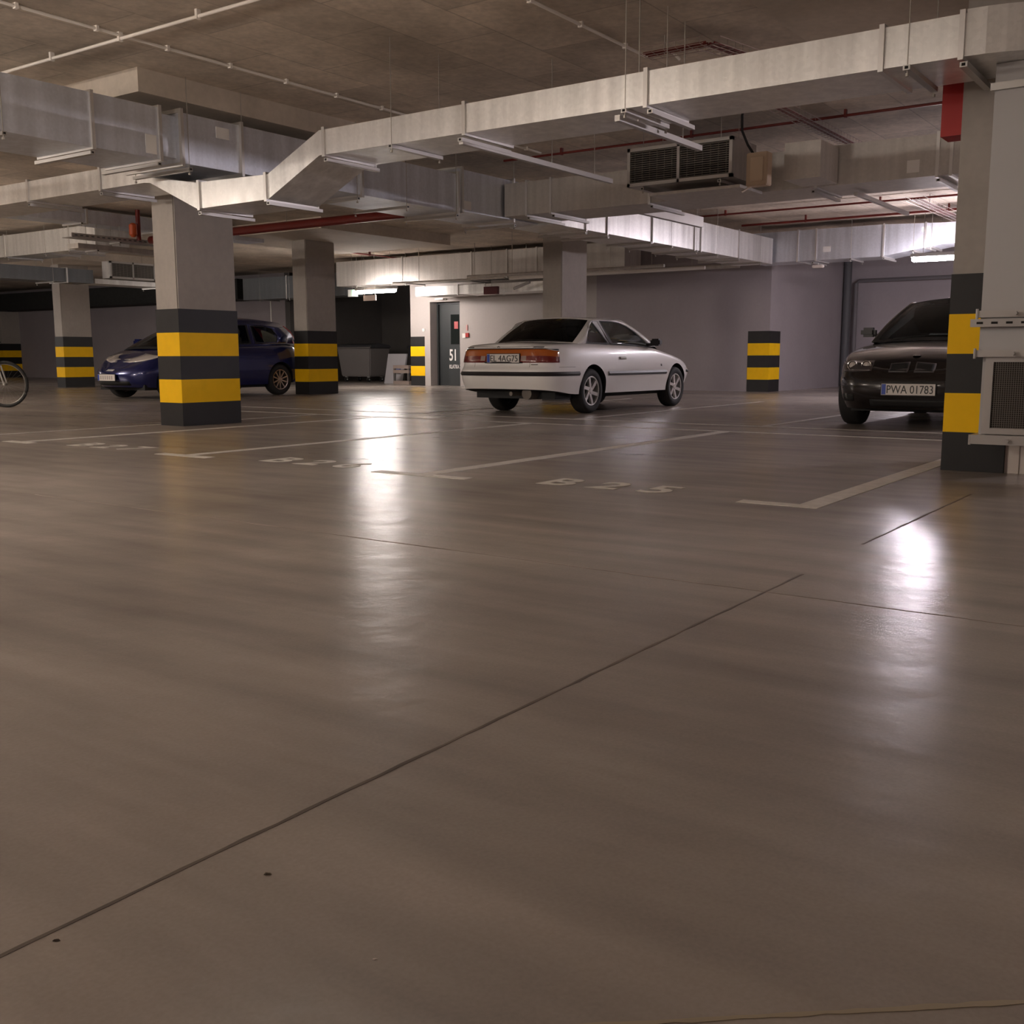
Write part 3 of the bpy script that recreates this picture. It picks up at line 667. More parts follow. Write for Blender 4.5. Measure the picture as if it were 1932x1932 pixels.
# ------------------------------------------------------------------ bin alcove
def bin_(x, y, rz, label, lid=True, mat=None):
    t = thing('wheeled_bin', label, 'bin', (x, y, 0), rz)
    mat = mat or simple('bin_grey', (.17, .155, .15), .5)
    w0, w1, d0, d1 = .58, .68, .36, .44
    v = [(-d0, -w0, .16), (d0, -w0, .16), (d0, w0, .16), (-d0, w0, .16), (-d1, -w1, 1.0), (d1, -w1, 1.0), (d1, w1, 1.0), (-d1, w1, 1.0)]
    MB().add(v, [(0, 3, 2, 1), (4, 5, 6, 7), (0, 1, 5, 4), (1, 2, 6, 5), (2, 3, 7, 6), (3, 0, 4, 7)]).build('container', mat, t, bevel=.03)
    MB().tube([(-d1, -w1, 1.0), (-d1, w1, 1.0)], .025, 8).tube([(d1, -w1, 1.0), (d1, w1, 1.0)], .025, 8).build('rim', mat, t)
    pr_ = [(-d1 - .02, 1.0), (-d1 + .05, 1.08), (0, 1.13), (d1 - .05, 1.08), (d1 + .02, 1.0)]
    MB().prism(pr_, -w1 - .02, w1 + .02, 'XZ').build('lid', simple('bin_lid', (.05, .05, .055), .5), t)
    for sx in (-1, 1):
        for sy in (-1, 1):
            c_ = MB().lathe([(.02, -.02), (.075, -.02), (.075, .02), (.02, .02)], (sx * .28, sy * .45, .075), 'Y', 14).build('castor', M_dark, t, smooth=40)
            MB().box((sx * .28 - .03, sy * .45 - .035, .12), (sx * .28 + .03, sy * .45 + .035, .17)).tube([(sx * .28, sy * .45 - .04, .075), (sx * .28, sy * .45 + .04, .075)], .02, 8).build('castor_fork', M_plug, c_)
    return t
bin_(23.4, 22.0, 0, 'large grey wheeled bin in the dark alcove right of the second pillar')
bin_(25.0, 20.6, 0, 'darker wheeled bin deeper in the alcove behind the grey one', mat=simple('bin_dark', (.05, .05, .05), .6))
t = thing('leaning_board', 'pale board leaning in the alcove left of the wall end bands', 'board', (22.2, 19.75, 0))
MB().prism([(-.02, 0), (.05, 0), (.22, .82), (.17, .82)], -.34, .34, 'XZ').build('panel', simple('pale_board', (.42, .41, .43), .6), t)
MB().box((-.03, -.25, .3), (.02, -.1, .42)).build('blue_mark', simple('blue_mark', (.08, .12, .3), .5), t)
t = thing('wooden_crate', 'low pale crate on the alcove floor beside the leaning board', 'crate', (21.9, 19.0, 0))
for z in (.0, .3, .42):
    MB().box((-.25, -.28, z), (.25, .28, z + .09)).build('slat', simple('crate_wood_%d' % int(z * 100), (.28, .22, .19), .7), t)
for sx in (-1, 1):
    for sy in (-1, 1): MB().box((sx * .22 - .025, sy * .25 - .025, 0), (sx * .22 + .025, sy * .25 + .025, .5)).build('post', M_walldk, t)

# ------------------------------------------------------------------ cars
def cinterp(tab, x):
    """smooth interpolation through (x, y) pairs"""
    if x <= tab[0][0]: return tab[0][1]
    if x >= tab[-1][0]: return tab[-1][1]
    for i in range(len(tab) - 1):
        if tab[i][0] <= x <= tab[i + 1][0]:
            x0, y0 = tab[i]; x1, y1 = tab[i + 1]; h = x1 - x0
            if h < 1e-9: return y1
            dl = (y1 - y0) / h
            def sl(j):
                if j <= 0 or j >= len(tab) - 1: return dl
                a = (tab[j][1] - tab[j - 1][1]) / max(1e-9, tab[j][0] - tab[j - 1][0]); b = (tab[j + 1][1] - tab[j][1]) / max(1e-9, tab[j + 1][0] - tab[j][0])
                return 0 if a * b <= 0 else 2 * a * b / (a + b)
            m0, m1 = sl(i), sl(i + 1); t = (x - x0) / h
            return (2*t**3-3*t**2+1)*y0 + (t**3-2*t**2+t)*h*m0 + (-2*t**3+3*t**2)*y1 + (t**3-t**2)*h*m1
def lin(tab, x):
    if x <= tab[0][0]: return tab[0][1]
    for a, b in zip(tab, tab[1:]):
        if x <= b[0]: return a[1] + (b[1] - a[1]) * (x - a[0]) / max(1e-9, b[0] - a[0])
    return tab[-1][1]
class Car:
    """x runs from the rear bumper (0) to the nose (L), y to the car's left, z up"""
    def __init__(s, k, root, paint):
        s.k = k; s.root = root; s.paint = paint; L = k['L']; W = k['W'] / 2
        s.L, s.W = L, W
        o = k['outline']
        # resample outline evenly by arc length
        pts = [(a * L, b * W) for a, b in o]; d = [0]
        for p, q in zip(pts, pts[1:]): d.append(d[-1] + math.hypot(q[0] - p[0], q[1] - p[1]))
        tx = [(d_, p[0]) for d_, p in zip(d, pts)]; ty = [(d_, p[1]) for d_, p in zip(d, pts)]
        # ends get finer steps
        n1, n2 = 26, 70
        rear = [d[-1] * .0 + (W * 1.25) * i / n1 for i in range(n1)]
        mid = [W * 1.25 + (d[-1] - 2.5 * W) * i / n2 for i in range(n2)]
        fr = [d[-1] - W * 1.25 + W * 1.25 * i / n1 for i in range(n1 + 1)]
        s.U = [(cinterp(tx, u), max(0, cinterp(ty, u))) for u in rear + mid + fr]
    def bx(s, x): return s.k['xscale'] if False else x
    def top(s, x): return cinterp(s.k['top'], x)
    def bot(s, x): return lin(s.k['bot'], x)
    def P(s, u, z, side=1):
        """surface point at outline sample u=(x,y) and height z"""
        x, y = u; L, W = s.L, s.W
        zt = s.top(x); z = min(z, zt)
        w = cinterp(s.k['wz'], z); dr = cinterp(s.k['rz'], z); df = cinterp(s.k['fz'], z)
        br = max(0, 1 - x / (L * .22)) ** 1.3; bf = max(0, 1 - (L - x) / (L * .22)) ** 1.3
        rd = s.k.get('round', .05); e = max(0, 1 - (zt - z) / rd); ins = rd * .9 * (1 - math.sqrt(max(0, 1 - e * e)))
        xx = x + dr * br - df * bf
        # rounding goes inward along the outline
        yy = y * w
        if y > 1e-6: yy = max(0, yy - ins * min(1, y / (W * .6)))
        if x < L * .1: xx += ins * (1 - x / (L * .1))
        if x > L * .9: xx -= ins * (1 - (L - x) / (L * .1))
        return (xx, side * yy, z)
    def at_x(s, x, z, side=1):
        """side surface point nearest to x"""
        best = min(s.U[5:-5], key=lambda u: abs(s.P(u, z)[0] - x) + (0 if u[1] > s.W * .5 else 9)); p = s.P(best, z, side); return p
    def body(s, name='body'):
        k = s.k; nv = 26
        rows = []
        for v in range(nv + 1):
            t = v / nv; row = []
            for sd in (1, -1):
                us = s.U if sd == 1 else s.U[-2:0:-1]
                for u in us:
                    zb = s.bot(u[0]); zt = s.top(u[0])
                    tt = t if t < .7 else .7 + .3 * math.sin((t - .7) / .3 * PI / 2)
                    row.append(s.P(u, zb + (zt - zb) * tt, sd))
            rows.append(row)
        mb = MB(); n = len(rows[0])
        vs = [p for r in rows for p in r]; fs = []
        for i in range(nv):
            for j in range(n): fs.append((i * n + j, i * n + (j + 1) % n, (i + 1) * n + (j + 1) % n, (i + 1) * n + j))
        mb.add(vs, fs)
        nu = len(s.U); cab = k['cab']
        for lev, row in ((0, rows[0]), (1, rows[-1])):
            A = row[:nu]; Bq = [row[0]] + row[nu:][::-1] + [row[nu - 1]]
            # A: left side rear->front ; Bq: right side rear->front
            G = []; ns = 10
            for a, b in zip(A, Bq):
                line = []
                for q in range(ns + 1):
                    f = q / ns; x = a[0] + (b[0] - a[0]) * f; y = a[1] + (b[1] - a[1]) * f; z = a[2] + (b[2] - a[2]) * f
                    if lev:
                        c_ = k.get('crown', .035) * min(1, abs(a[1]) / (s.W * .6)); z += c_ * (1 - (2 * f - 1) ** 2)
                    line.append((x, y, z))
                G.append(line)
            inside = lambda x: cab[0] + .12 < x < cab[1] - .12
            if lev:
                for i_, line in enumerate(G):
                    if inside(line[0][0]):
                        for q in range(2, ns - 1): line[q] = (line[q][0], line[q][1], line[q][2] - .30)
            mb.grid(G)
        o = mb.build(name, [s.paint, M_dark], s.root)
        # wheel arches
        cm = MB()
        for wx in k['wheels']:
            for sd in (1, -1):
                cm.lathe([(0, sd * (s.W - .30)), (k['arch'], sd * (s.W - .30)), (k['arch'], sd * (s.W + .2)), (0, sd * (s.W + .2))], (wx, 0, k['wr'] + k.get('archz', 0.02)), 'Y', 40)
        cut = cm.build('arch_cutter', M_dark)
        mo = o.modifiers.new('arches', 'BOOLEAN'); mo.operation = 'DIFFERENCE'; mo.object = cut; mo.solver = 'EXACT'
        dg = bpy.context.evaluated_depsgraph_get(); dg.update()
        cut.matrix_world = s.root.matrix_world.copy(); cut.parent = s.root; cut.matrix_parent_inverse = Matrix.Identity(4); cut.matrix_basis = Matrix.Identity(4)
        dg = bpy.context.evaluated_depsgraph_get(); dg.update()
        me = bpy.data.meshes.new_from_object(o.evaluated_get(dg)); o.modifiers.clear(); o.data = me
        bpy.data.objects.remove(cut)
        while len(me.materials) < 2: me.materials.append(M_dark)
        for p in me.polygons:
            c = p.center; dark = False
            for wx in k['wheels']:
                r_ = math.hypot(c.x - wx, c.z - k['wr'] - k.get('archz', .02))
                if r_ < k['arch'] + .004 and abs(c.y) < s.W - .004 and (abs(p.normal.y) < .5 or abs(c.y) < s.W - .26) and abs(c.y) > s.W - .32: dark = True
            if p.normal.z < -.9 and c.z < .4: dark = True
            if k['cab'][0] + .1 < c.x < k['cab'][1] - .1 and abs(c.y) < s.W * .84 and c.z > .5 and (p.normal.z > .2 or c.z < s.top(c.x) - .02): dark = True
            p.material_index = 1 if dark else 0; p.use_smooth = True
        me.set_sharp_from_angle(angle=math.radians(32))
        s.body_obj = o
        s.bvh = BVHTree.FromPolygons([v.co.copy() for v in me.vertices], [tuple(p.vertices) for p in me.polygons])
        return o
    def strip(s, z0, z1, x0, x1, mat, name, off=.006, parent=None, rear=False, front=False, hump=.012):
        """trim following the outline between heights; x0..x1 along both sides, optionally round the rear or nose"""
        def seg(us, sd):
            G = []
            for u in us:
                a = Vector(s.P(u, z0, sd)); b = Vector(s.P(u, z1, sd)); m_ = (a + b) / 2
                n = Vector((a.x - s.L / 2, a.y * 2.2, 0))
                # outward direction from the outline tangent
                i = s.U.index(u); p0 = Vector(s.P(s.U[max(0, i - 1)], z0, sd)); p1 = Vector(s.P(s.U[min(len(s.U) - 1, i + 1)], z0, sd))
                tg = (p1 - p0); nn = Vector((tg.y, -tg.x, 0)).normalized()
                if nn.dot(n) < 0: nn = -nn
                G.append([tuple(a - nn * .01), tuple(a + nn * off), tuple(m_ + nn * (off + hump)), tuple(b + nn * off), tuple(b - nn * .01)])
            return G
        us = [u for u in s.U if x0 <= s.P(u, z0)[0] <= x1 and (rear or front or u[1] > s.W * .7)]
        L_ = seg(us, 1); R_ = seg(us, -1)
        mb = MB()
        if rear: mb.grid(R_[::-1] + L_)
        elif front: mb.grid(L_ + R_[::-1])
        else:
            MB().grid(R_).build(name, mat, parent or s.root, smooth=35); mb.grid(L_)
        return mb.build(name, mat, parent or s.root, smooth=35)
    def patch(s, f, nu, nv, dirn, mat, name, off=.004, parent=None, thick=.004, smooth=35, mats=None, mi=None, raw=False):
        """grid patch projected on the body. f(a,b)->2-D (y,z) for +-x directions or (x,z) for +-y"""
        G = []
        for i in range(nu + 1):
            row = []
            for j in range(nv + 1):
                p, q = f(i / nu, j / nv)
                if dirn in ('-x', '+x'):
                    o_ = Vector((-2 if dirn == '-x' else s.L + 2, p, q)); d_ = Vector((1 if dirn == '-x' else -1, 0, 0))
                elif dirn == 'z': o_ = Vector((p, q, 4)); d_ = Vector((0, 0, -1))
                else:
                    o_ = Vector((p, 3 if dirn == '+y' else -3, q)); d_ = Vector((0, -1 if dirn == '+y' else 1, 0))
                h = s.bvh.ray_cast(o_, d_)
                row.append(h[0] - d_ * off if h[0] else None)
            G.append(row)
        mb = MB(); vs = []; ix = {}
        for i, r in enumerate(G):
            for j, p in enumerate(r):
                if p is not None: ix[i, j] = len(vs); vs.append(tuple(p))
        fs = []; mis = []
        for i in range(nu):
            for j in range(nv):
                q = [(i, j), (i + 1, j), (i + 1, j + 1), (i, j + 1)]
                if all(t in ix for t in q): fs.append(tuple(ix[t] for t in q)); mis.append(mi(i, j) if mi else 0)
        mb.v = vs; mb.f = fs; mb.mi = mis
        if raw: return mb
        o = mb.build(name, mats or mat, parent or s.root, smooth=smooth, fix=False)
        sm = o.modifiers.new('solid', 'SOLIDIFY'); sm.thickness = thick; sm.offset = 0
        return o
    # ---- cabin
    def yside(s, x, z):
        k = s.k; zb = s.top(x) - .01; t = max(0, min(1, (z - zb) / (k['zr'] - zb)))
        wb = s.at_cache(x); return wb * (1 - t) + k['wr_top'] * t + .02 * math.sin(PI * t)
    def at_cache(s, x):
        if not hasattr(s, '_c'): s._c = {}
        q = round(x, 2)
        if q not in s._c:
            u = min(s.U, key=lambda u: abs(u[0] - x) + (0 if u[1] > s.W * .4 else 9)); s._c[q] = abs(s.P(u, 9)[1]) - .005
        return s._c[q]
    def cabin(s, glass, interior=True, pillar_mat=None):
        k = s.k; T = []  # side outline: rear base, rear top, ..., front top, front base
        rb, rt, ft, fb = k['rb'], k['rt'], k['ft'], k['fb']
        roofm = k['roofmid']
        n = 10
        def quad(a, b, c, t): return tuple((1-t)**2*a[i] + 2*t*(1-t)*b[i] + t*t*c[i] for i in range(2))
        rear = [quad(rb, k['rctl'], rt, i / n) for i in range(n + 1)]
        roof = [quad(rt, roofm, ft, i / 12) for i in range(13)]
        front = [quad(ft, k['fctl'], fb, i / n) for i in range(n + 1)]
        s.rear_c, s.roof_c, s.front_c = rear, roof, front
        base = [(x, s.top(x) - .015) for x in np.linspace(fb[0], rb[0], 16)][1:-1]
        outer = rear + roof[1:] + front[1:] + base
        wins = k['wins']
        inner = [p for w_ in wins for p in [w_]]
        pm = pillar_mat or s.paint
        # sides
        mb = MB(); gl = []
        for sd in (1, -1):
            loops = [outer] + wins
            tri = tessellate_polygon([[Vector((p[0], p[1], 0)) for p in lp] for lp in loops])
            flat = [p for lp in loops for p in lp]
            vs = [(p[0], sd * s.yside(p[0], p[1]), p[1]) for p in flat]
            o = MB().add(vs, [tuple(t) for t in tri]).build('side_frame', pm, s.root, smooth=40); sm = o.modifiers.new('s', 'SOLIDIFY'); sm.thickness = .03; sm.offset = 0
        for wi, w_ in enumerate(wins):
            for sd in (1, -1):
                tri = tessellate_polygon([[Vector((p[0], p[1], 0)) for p in w_]])
                vs = [(p[0], sd * (s.yside(p[0], p[1]) + .002), p[1]) for p in w_]
                g = MB().add(vs, [tuple(t) for t in tri]).build('side_window', glass, s.root)
                # black seal
                cx = sum(p[0] for p in w_) / len(w_); cz = sum(p[1] for p in w_) / len(w_)
                vo = [(p[0] + (p[0] - cx) * .0, sd * (s.yside(p[0], p[1]) + .018), p[1]) for p in w_]
                vi = [(cx + (p[0] - cx) * .93, sd * (s.yside(p[0], p[1]) + .016), cz + (p[1] - cz) * .91) for p in w_]
                nn = len(w_); MB().add(vo + vi, [(i, (i + 1) % nn, (i + 1) % nn + nn, i + nn) for i in range(nn)]).build('window_seal', k.get('seal', M_dark), g)
        # roof
        G = []
        for (x, z) in roof:
            y0 = s.yside(x, z); G.append([(x, y0 * (2 * j / 12 - 1), z + k['rcrown'] * (1 - (2 * j / 12 - 1) ** 2)) for j in range(13)])
        o = MB().grid(G).build('roof', s.paint, s.root, smooth=40); sm = o.modifiers.new('s', 'SOLIDIFY'); sm.thickness = .03; sm.offset = -1
        # screens
        for nm, cur, b, ins in (('windscreen', front, k['fbulge'], .07), ('rear_window', rear[::-1], -k['rbulge'], k.get('rins', .07))):
            aa = [-1, -1 + ins] + list(np.linspace(-1 + ins, 1 - ins, 13))[1:-1] + [1 - ins, 1]
            tl = [0, k['scr_top']] + list(np.linspace(k['scr_top'], k['scr_bot'], 9))[1:-1] + [k['scr_bot'], 1]
            def pt(a, t, off=0):
                f = t * (len(cur) - 1); i = min(len(cur) - 2, int(f)); f -= i
                x = cur[i][0] + (cur[i + 1][0] - cur[i][0]) * f; z = cur[i][1] + (cur[i + 1][1] - cur[i][1]) * f
                y = s.yside(x, z); q = 1 - a * a
                return (x + b * q * (.4 + .6 * t) + (off if b > 0 else -off), y * a, z + k['rcrown'] * q * (1 - t) + .02 * q * t + off * .5)
            G = [[pt(a, t) for a in aa] for t in tl]
            ishole = lambda i, j: 1 <= i < len(tl) - 2 and 1 <= j < len(aa) - 2
            fr = MB().grid(G, skip=ishole).build(nm + '_frame', k.get('scrmat', M_dark) if nm == 'windscreen' else k.get('scrmat_r', s.paint), s.root, smooth=40)
            G2 = [[pt(a, t, .003) for a in aa[1:-1]] for t in tl[1:-1]]
            g = MB().grid(G2).build(nm, k.get('glass_r', glass) if nm == 'rear_window' else glass, s.root, smooth=40)
        if interior:
            zf = k['seatz']
            for (x, y) in k['seats']:
                sb = MB().prism([(x - .12, zf - .05), (x + .02, zf - .05), (x - .06, zf + .36), (x - .16, zf + .36)], y - .23, y + .23, 'XZ').build('seat_back', M_seat, s.root, bevel=.02)
                MB().box((x - .19, y - .12, zf + .38), (x - .10, y + .12, zf + .54)).build('headrest', M_seat, sb, bevel=.03)
            MB().lathe([(.17, -.012), (.185, 0), (.17, .012), (.155, 0)], (k['wheelpos'][0], k['wheelpos'][1], k['wheelpos'][2]), 'X', 20, closed=True).build('steering_wheel', M_dark, s.root, smooth=60)
    def wheel(s, wx, side, rimf, tw=.19):
        k = s.k; r = k['wr']; yo = side * (s.W - k.get('wheel_in', .035)); a = -side
        # tyre profile, offset measured inward from the outer sidewall
        pr_ = [(r * .64, .012), (r * .70, .0), (r * .88, -.004), (r * .965, .012), (r, .035), (r, tw - .035), (r * .965, tw - .012), (r * .86, tw), (r * .64, tw)]
        t = MB().lathe([(q[0], a * q[1]) for q in pr_], (0, 0, 0), 'Y', 40, closed=True).build('tyre', M_tyre, s.root, smooth=50)
        t.location = (wx, yo, r)
        rimf(t, r * .655, a)
        return t
M_seat = simple('seat_cloth', (.055, .05, .045), .8)
M_tyre = simple('tyre_rubber', (.016, .015, .015), .75)
M_alloy = simple('alloy_silver', (.78, .76, .74), .28, .55)
M_alloyd = simple('alloy_dull', (.45, .36, .30), .35, .8)
M_back = simple('brake_dark', (.02, .02, .02), .6, .3)
def rim_spokes(n, mat, wid=.045, twist=0.0, taper=.7):
    def f(tyre, R_, a):
        mb = MB().lathe([(R_, a * .005), (R_ * 1.02, a * .02), (R_ * .97, a * .16), (R_ * .93, a * .16), (R_ * .93, a * .03), (R_ * .92, a * .008)], axis='Y', n=36, closed=True)
        for i in range(n):
            an = 2 * PI * i / n + .3; c_, s_ = math.cos(an), math.sin(an)
            c2, s2 = math.cos(an + twist), math.sin(an + twist)
            r0, r1 = R_ * .16, R_ * .94; w0 = wid; w1 = wid * taper
            P0 = (c_ * r0, s_ * r0); P1 = (c2 * r1, s2 * r1)
            q = [(P0[0] - s_ * w0 / 2, P0[1] + c_ * w0 / 2), (P0[0] + s_ * w0 / 2, P0[1] - c_ * w0 / 2), (P1[0] + s2 * w1 / 2, P1[1] - c2 * w1 / 2), (P1[0] - s2 * w1 / 2, P1[1] + c2 * w1 / 2)]
            vs = [(p[0], a * (.022 if j < 2 else .012), p[1]) for j, p in enumerate(q)] + [(p[0], a * .05, p[1]) for p in q]
            mb.add(vs, [(0, 1, 2, 3), (7, 6, 5, 4), (0, 4, 5, 1), (1, 5, 6, 2), (2, 6, 7, 3), (3, 7, 4, 0)])
        mb.lathe([(0, a * .012), (R_ * .16, a * .014), (R_ * .22, a * .028), (R_ * .22, a * .06), (0, a * .06)], axis='Y', n=20)
        rm = mb.build('rim', mat, tyre, smooth=35)
        MB().lathe([(0, a * .10), (R_ * .93, a * .10), (R_ * .93, a * .11), (0, a * .11)], axis='Y', n=28).build('brake_disc', M_back, rm)
    return f
def plate(root, loc, nrm, s, w_, h_, tilt=0, frame_col=M_dark, band=True, name='number_plate'):
    """nrm: -1 faces -x (rear), +1 faces +x (front) in car space"""
    r = (0, -1, 0) if nrm < 0 else (0, 1, 0)
    M_pl = MATS.get('plate_white') or simple('plate_white', (.66, .62, .58), .4)
    M_bl = MATS.get('plate_blue') or simple('plate_blue', (.02, .06, .38), .4)
    M_ch = MATS.get('plate_chars') or simple('plate_chars', (.02, .02, .02), .5)
    fr = frame(loc, r, (0, 0, 1))
    mb = MB().box((-w_ / 2, -h_ / 2, 0), (w_ / 2, h_ / 2, .006)); o = mb.build(name, M_pl, root); o.matrix_local = fr
    MB().box((-w_ / 2 - .008, -h_ / 2 - .008, -.012), (w_ / 2 + .008, h_ / 2 + .008, -.001)).build('plate_holder', frame_col, o)
    if band: MB().box((-w_ / 2 + .004, -h_ / 2 + .004, .004), (-w_ / 2 + .045, h_ / 2 - .004, .008)).build('blue_band', M_bl, o)
    if not s:      # too blurred to read: pale smudges only
        for i in range(6):
            x = -w_ / 2 + .08 + i * (w_ - .12) / 6; MB().box((x, -h_ * .3, .006), (x + .035, h_ * .3, .0075)).build('smudged_character', MATS.get('plate_smudge') or simple('plate_smudge', (.38, .33, .32), .6), o)
        return o
    tx = text(s, h_ * .92, M_ch, Matrix.Identity(4), 'lettering', None, ext=.0015, off=.0)
    me = tx.data; xs = [v.co.x for v in me.vertices]; ys = [v.co.y for v in me.vertices]
    a, b = min(xs), max(xs); c, d_ = min(ys), max(ys); x0, x1 = -w_ / 2 + (.055 if band else .02), w_ / 2 - .02
    for v in me.vertices: v.co = (x0 + (v.co.x - a) / (b - a) * (x1 - x0), (v.co.y - (c + d_) / 2) / (d_ - c) * h_ * .72, .0075 + v.co.z)
    tx.parent = o
    return o
glass_t = simple('tinted_glass', (.32, .38, .36), .02, trans=1.0); glass_t.node_tree.nodes['Principled BSDF'].inputs['IOR'].default_value = 1.15
glass_dk = simple('dark_tinted_glass', (.07, .07, .065), .03, trans=1.0); glass_dk.node_tree.nodes['Principled BSDF'].inputs['IOR'].default_value = 1.15

# ---- white coupe
def paint(name, col, rough=.28, metal=0, coat=1.0):
    return simple(name, col, rough, metal, coat)
P_w = paint('white_car_paint', (.86, .84, .82), .35)
root = thing('white_coupe', 'white two-door coupe parked in the middle, seen from its right rear', 'car', (10.88, 7.90, 0))
K = dict(L=4.22, W=1.58,
    outline=[(0, 0), (.002, .35), (.008, .62), (.020, .82), (.045, .93), (.10, .985), (.2, 1), (.5, 1.0), (.78, .985), (.88, .955), (.94, .88), (.972, .74), (.99, .48), (.998, .25), (1, 0)],
    top=[(0, .865), (.15, .885), (.45, .895), (.95, .905), (1.6, .895), (2.4, .875), (2.75, .86), (3.2, .79), (3.7, .70), (4.0, .625), (4.22, .53)],
    bot=[(0, .33), (.45, .27), (.6, .26), (3.3, .25), (3.8, .25), (4.22, .30)],
    wz=[(.2, .95), (.34, .975), (.48, 1.0), (.53, 1.0), (.62, .99), (.76, .965), (.86, .93), (.91, .90)],
    rz=[(.2, .10), (.33, .05), (.42, .015), (.5, .0), (.55, .0), (.585, .015), (.61, .045), (.7, .06), (.86, .09), (.92, .10)],
    fz=[(.2, .22), (.3, .14), (.42, .04), (.5, .0), (.54, .0), (.57, .05), (.7, .12), (.9, .12)],
    cab=(.72, 3.1), wheels=(1.03, 3.46), wr=.292, arch=.335, archz=.01, crown=.03, round=.05,
    zr=1.235, wr_top=.55, rb=(.78, .885), rctl=(1.10, 1.09), rt=(1.36, 1.225), roofmid=(1.75, 1.262), ft=(2.12, 1.225), fctl=(2.62, 1.04), fb=(2.98, .835),
    rcrown=.035, fbulge=.14, rbulge=.16, scr_top=.06, scr_bot=.93, seatz=.66, rins=.10,
    seats=[(1.85, .33), (1.85, -.33)], wheelpos=(2.35, .33, .86),
    wins=[[(1.0, .905), (1.60, .902), (1.43, 1.205), (1.27, 1.20), (1.20, 1.175)], [(1.65, .902), (2.76, .875), (2.60, .965), (2.38, 1.075), (2.18, 1.152), (2.0, 1.195), (1.80, 1.210), (1.48, 1.208)]],
    seal=M_dark)
K['glass_r'] = glass_dk
cw = Car(K, root, P_w); cw.body(); cw.cabin(glass_t)
M_trimb = simple('black_trim', (.02, .018, .02), .45)
cw.strip(.495, .548, -.1, .68, M_trimb, 'rear_bumper_strip', rear=True)
cw.strip(.485, .542, 1.38, 3.12, M_trimb, 'side_moulding', off=.006, hump=.012)
cw.strip(.500, .540, 3.83, 4.4, M_trimb, 'front_bumper_strip', front=True)
cw.strip(.603, .607, -.1, .6, simple('panel_gap', (.12, .10, .10), .6), 'bumper_gap', off=.001, rear=True, hump=0)
for wx in K['wheels']:
    for sd in (1, -1): cw.wheel(wx, sd, rim_spokes(6, M_alloy, .05, .45, .9))
M_org = simple('amber_lens', (.42, .10, .012), .12, coat=1); M_rd = simple('red_lens', (.16, .008, .006), .12, coat=1); M_clr = simple('clear_lens', (.35, .25, .22), .1)
def lampf(y0, y1, z0, z1, rnd=0):
    def f(a, b):
        y = y0 + (y1 - y0) * a; z = z0 + (z1 - z0) * b
        if rnd: z = z0 + (z1 - rnd * max(0, abs(y) - .55) ** 2 * 10 - z0) * b
        return (y, z)
    return f
def wrap_panel(car, z0, z1, nz, xmax, off, mats, mi, name, slope=0.0):
    """lens panel following the outline round the tail"""
    us = [u for u in car.U if u[0] <= xmax]
    def row(sd):
        R_ = []
        for i, u in enumerate(us):
            i0 = max(0, i - 1); p0 = Vector(car.P(car.U[i0], z0, sd)); p1 = Vector(car.P(car.U[i0 + 2], z0, sd)); tg = p1 - p0
            nn = Vector((tg.y, -tg.x, 0)).normalized()
            if nn.x > 0 or (abs(nn.x) < .3 and nn.y * sd < 0): nn = -nn
            if i == 0: nn = Vector((-1, 0, 0))
            ztop = z1 - slope * max(0, (abs(u[1]) - .60)) ** 2
            R_.append([tuple(Vector(car.P(u, z0 + (ztop - z0) * j / nz, sd)) + nn * off) for j in range(nz + 1)])
        return R_
    G = row(-1)[::-1] + row(1)[1:]
    mb = MB().grid(G); k = 0
    for i in range(len(G) - 1):
        for j in range(nz): mb.mi[k] = mi(i, j, G[i][j][1]); k += 1
    o = mb.build(name, mats, car.root, smooth=35, fix=False); sm = o.modifiers.new('s', 'SOLIDIFY'); sm.thickness = .012; sm.offset = 0
    return o
wrap_panel(cw, .662, .828, 8, .26, .008, [M_rd, M_org, M_trimb, M_clr], lambda i, j, y: 1 if j >= 4 else (3 if .27 < abs(y + .03) < .36 and j in (1, 2, 3) else 0), 'tail_light_panel', 1.2)
wrap_panel(cw, .829, .838, 1, .26, .007, [M_trimb], lambda i, j, y: 0, 'light_surround', 1.2)
plate(root, (.045, -.03, .715), -1, 'EL 4AG75', .50, .108)
cw.patch(lampf(.26, -.32, .655, .672), 6, 1, '-x', M_trimb, 'plate_recess', off=.010, thick=.02)
M_badge = simple('badge_dark', (.08, .07, .07), .4)
for nm, y0, y1, z0, z1 in (('badge', .66, .50, .848, .860), ('badge', -.44, -.58, .848, .860), ('badge', -.44, -.53, .633, .643)):
    o = cw.patch(lampf(y0, y1, z0, z1), 14, 2, '-x', M_badge, nm, off=.002, mi=None)
o = MB().lathe([(.018, 0), (.018, .006), (.012, .008), (.012, 0)], (0, 0, 0), 'X', 18, closed=True).build('badge_ring', M_badge, root); h = cw.bvh.ray_cast(Vector((-2, .08, .853)), Vector((1, 0, 0))); o.location = h[0] - Vector((.006, 0, 0))
for y in (.44, -.42):
    cw.patch(lampf(y, y - .004, .607, .662), 1, 6, '-x', simple('boot_gap', (.2, .17, .16), .6), 'boot_gap', off=.001, thick=.002)
